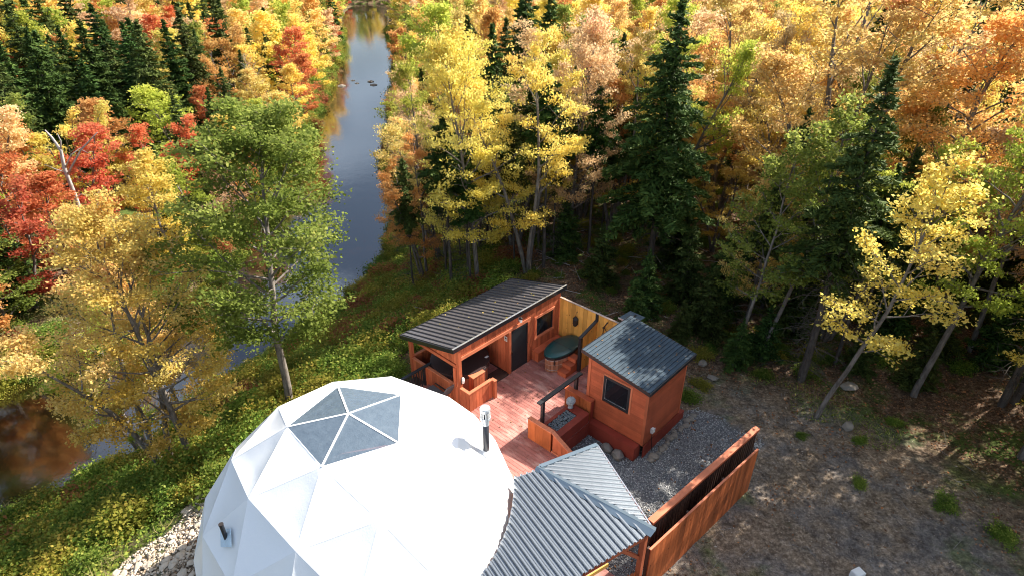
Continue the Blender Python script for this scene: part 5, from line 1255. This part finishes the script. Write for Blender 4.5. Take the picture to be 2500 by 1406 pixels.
# grass patches
def grassy(X_, Y_): return (clearing(X_, Y_) > .02) & (clearing(X_, Y_) < .95) & ~gravel_zone(X_, Y_) & (wob(X_, Y_, 2.2, 1.) > .02) & (X_ > 3)
P = on_ground(90000, 2, 27, 5, 24, grassy); D = np.zeros((len(P), 3)); D[:, 2] = .7; D += rs.normal(size=D.shape)*.4
V, F, A_ = leaves_np(rs, P+[0, 0, .04], .13, rs.rand(len(P)), up=.1, aspect=.12, direction=D)
tag(ob('grass', mesh_np('grass', V, F, L['brush'], A_)), 'thin green grass and moss patches on the shaded yard edge', 'grass', kind='stuff')
def bankgrass(X_, Y_):
    d, l = river_sd(X_, Y_); return ((d > -.2) & (d < 1.3)) | (l & (d < 7) & (Y_ < 38))
P = on_ground(90000, -48, -6, 12, 100, bankgrass); D = np.zeros((len(P), 3)); D[:, 2] = .8; D += rs.normal(size=D.shape)*.45
V, F, A_ = leaves_np(rs, P+[0, 0, .14], .42, rs.rand(len(P)), up=.1, aspect=.09, direction=D)
tag(ob('river_grass', mesh_np('river_grass', V, F, L['grass'], A_)), 'dry straw coloured grass along the water line', 'grass', kind='stuff')
# low leafy weeds covering the bank soil
def weed(X_, Y_):
    d, l = river_sd(X_, Y_); a, b = ab_of(X_, Y_); return (~l) & (d > .5) & (d < 13) & ~((a > 9.4) & (a < 18) & (b > 6.6) & (b < 16.7)) & ~pale_zone(X_, Y_) & (np.hypot(X_+3.98, Y_-11.18) > 5.2) & (clearing(X_, Y_) < .93)
P = on_ground(130000, -27, 4, 10, 42, weed); lvv = np.clip(.5+wob(P[:, 0], P[:, 1], 1.5)*.5+rs.normal(size=len(P))*.2, 0, 1)
V, F, A_ = leaves_np(rs, P+np.stack([rs.normal(size=len(P))*.0, rs.normal(size=len(P))*.0, rs.uniform(.02, .30, len(P))], 1), .10, lvv, up=.7)
tag(ob('weeds', mesh_np('weeds', V, F, L['brush'], A_)), 'knee high leafy weeds covering the river bank soil', 'weeds', kind='stuff')

P = on_ground(60000, -27, 4, 10, 42, weed); D = np.zeros((len(P), 3)); D[:, 2] = .8; D += rs.normal(size=D.shape)*.4
m = wob(P[:, 0], P[:, 1], 1.1, 2.0) > .05; P = P[m]; D = D[m]
V, F, A_ = leaves_np(rs, P+[0, 0, .2], .55, rs.rand(len(P)), up=.1, aspect=.05, direction=D)
tag(ob('tall_grass', mesh_np('tall_grass', V, F, L['grass'], A_)), 'dry grass stems standing among the weeds of the bank', 'grass', kind='stuff')
S = []
for k in range(260):
    x, y = rs.uniform(3, 24), rs.uniform(7, 23)
    if gravel_zone(x, y) or clearing(x, y) < .05: continue
    a_, b_ = ab_of(x, y)
    if a_ < 18 and b_ > 7: continue
    z = H1(x, y)+.03; a = rs.rand()*6.28; l = rs.uniform(.15, .7); p0 = np.array([x, y, z]); p1 = p0+np.array([math.cos(a)*l, math.sin(a)*l, rs.uniform(0, .05)]); S.append((p0, p1, .010, .005))
tv, tf = tubes_np(S, 4); tag(ob('fallen_twigs', mesh_np('fallen_twigs', tv, tf, M['twig'])), 'thin twigs lying on the bare dirt of the yard', 'twigs', kind='stuff')
# individual stones, ferns, logs
sm_g = [stone_mesh(k, M['stone_grey'], 'edge_stone', False) for k in range(5)]
def single(nm, x, y, s, label, cat, group=None, flat=.6, m=sm_g, z=0):
    o = ob(nm, m[rnd.randrange(5)], None, (x, y, H1(x, y)+s*flat*.45+z)); o.scale = (s*1.15, s*.9, s*flat); o.rotation_euler = (rnd.uniform(-.2, .2), rnd.uniform(-.2, .2), rnd.random()*6); tag(o, label, cat, group); return o
for k in range(15):
    p = ab2w(14.45+k*.215+rnd.uniform(-.05, .05), 7.02+rnd.uniform(-.10, .06)); single('edge_stone', p.x, p.y, rnd.uniform(.12, .2), 'flat grey brown stone edging the sauna side wall', 'stone', 'edging stones along the sauna')
for (a, b, s, t_) in ((13.80, 8.42, .24, 'grey stone at the foot of the sauna ledge, left one'), (13.78, 7.95, .27, 'grey stone at the foot of the sauna ledge, right one'), (20.9, 2.5, .26, 'rounded pale boulder in the shaded yard'), (23.6, 3.3, .36, 'flat grey slab stone at the edge of the wood'), (20.2, 7.6, .24, 'flat pale stone behind the sauna'), (20.9, 8.4, .26, 'flat grey stone farther behind the sauna')):
    p = ab2w(a, b); single('boulder', p.x, p.y, s, t_, 'stone', flat=.45 if 'flat' in t_ else .7)
p = ab2w(14.55, .30); wb = empty('white_marker_block', (p.x, p.y, H1(p.x, p.y)), .4); tag(wb, 'small white block on the dirt at the bottom edge', 'block')
ob('block', mesh_py('block', *prism([(-.16, -.12), (.16, -.12), (.16, .12), (-.16, .12)], -.05, .22), M['white']), wb); ob('top', mesh_py('top', *prism([(-.14, -.10), (.14, -.10), (.14, .10), (-.14, .10)], .221, .24), M['white']), wb)
for k, (x, y) in enumerate([(-8.6, 25.4), (-8.3, 25.9), (-8.9, 25.1)]):
    o = ob('grey_log', mesh_py('log', *tube([(-1.1, 0, .1), (0, .05, .16), (1.2, -.05, .12)], [.11, .13, .09], 8), M['bark_pale'], True), None, (x, y, H1(x, y)+.25)); o.rotation_euler = (0, .1, .9+k*.12); tag(o, 'weathered grey log lying on the bank behind the hut', 'log', 'grey logs on the bank')
for k, (x, y, s, c_, t_) in enumerate([(11.6, 14.2, .34, 'brush', 'bright green weed tuft alone in the middle of the dirt'), (13.9, 13.3, .5, 'brush', 'spiky green fern clump at the shaded right side of the yard'), (10.6, 16.4, .3, 'brush', 'green weed at the foot of the slender leaning tree'), (12.6, 16.2, .35, 'brush', 'leafy green tuft beside the pale rounded boulder'), (6.9, 18.6, .6, 'brush', 'bright green plants at the rear corner of the sauna'), (7.7, 19.4, .5, 'brush_y', 'yellow green plants behind the sauna near the flat stones'), (14.8, 12.0, .55, 'brush', 'green shrub cut by the right edge of the picture'), (14.6, 17.4, .4, 'brush', 'green fern under the trees at the right yard edge')]):
    plant('weed_tuft', shr[k % 4], x, y, t_, 'plant', sc_=(s*1.25, s*.9, s*.7), leafm=L[c_], crown='foliage', trunk='stems')
# leaves blown on to the roofs and the deck
def blown(n, a0, a1, b0, b1, zf, nm, lb):
    a = rs.uniform(a0, a1, n); b = rs.uniform(b0, b1, n); c_, s_ = math.cos(YAW), math.sin(YAW)
    P = np.stack([a*c_-b*s_, a*s_+b*c_, np.array([zf(x, y) for x, y in zip(a, b)])+.012], 1)
    V, F, A_ = leaves_np(rs, P, .075, rs.rand(n), up=3.0); tag(ob(nm, mesh_np(nm, V, F, L['dead'] if rs.rand() < .5 else L['amber'], A_)), lb, 'leaves', kind='stuff')
blown(26, 11.3, 17.3, 13.5, 16.4, lambda a, b: roofz(b)+.045, 'roof_leaves', 'a few fallen leaves lying on the hut roof')
blown(30, 14.1, 16.9, 7.3, 9.8, lambda a, b: sz(b)+.06, 'roof_leaves', 'a few fallen leaves lying on the sauna roof')
blown(70, 11.4, 16.9, 10.4, 13.3, lambda a, b: .01, 'deck_leaves', 'a few fallen leaves blown over the deck')
# fallen branches in the wood
V, F = [], []
S = []
for k in range(420):
    x, y = rs.uniform(-6, 34), rs.uniform(24, 46)
    if clearing(x, y) > .1 or river_sd(x, y)[0] < 5: continue
    z = H1(x, y)+.06; a = rs.rand()*6.28; l = rs.uniform(.4, 1.8); p0 = np.array([x, y, z]); p1 = p0+np.array([math.cos(a)*l, math.sin(a)*l, rs.uniform(0, .35)])
    S.append((p0, p1, .022, .008)); S.append(((p0+p1)/2, (p0+p1)/2+np.array([math.cos(a+.8), math.sin(a+.8), .2])*l*.4, .012, .005))
tv, tf = tubes_np(S, 4); tag(ob('fallen_branches', mesh_np('fallen_branches', tv, tf, M['bark_pale'])), 'pale dead branches littering the forest floor', 'branches', kind='stuff')
# rocks in the river at the rapids
for (x, y, s) in [(-29.6, 108, .9), (-25.4, 112, .7), (-27.5, 110.5, .5), (-24.2, 109, .8), (-28.8, 113, .5), (-22.4, 70, .35)]:
    o = ob('river_rock', sm_g[rnd.randrange(5)], None, (x, y, -6.0)); o.scale = (s, s*.8, s*.35); tag(o, 'dark wet rock breaking the river surface', 'rock', 'rocks in the river')
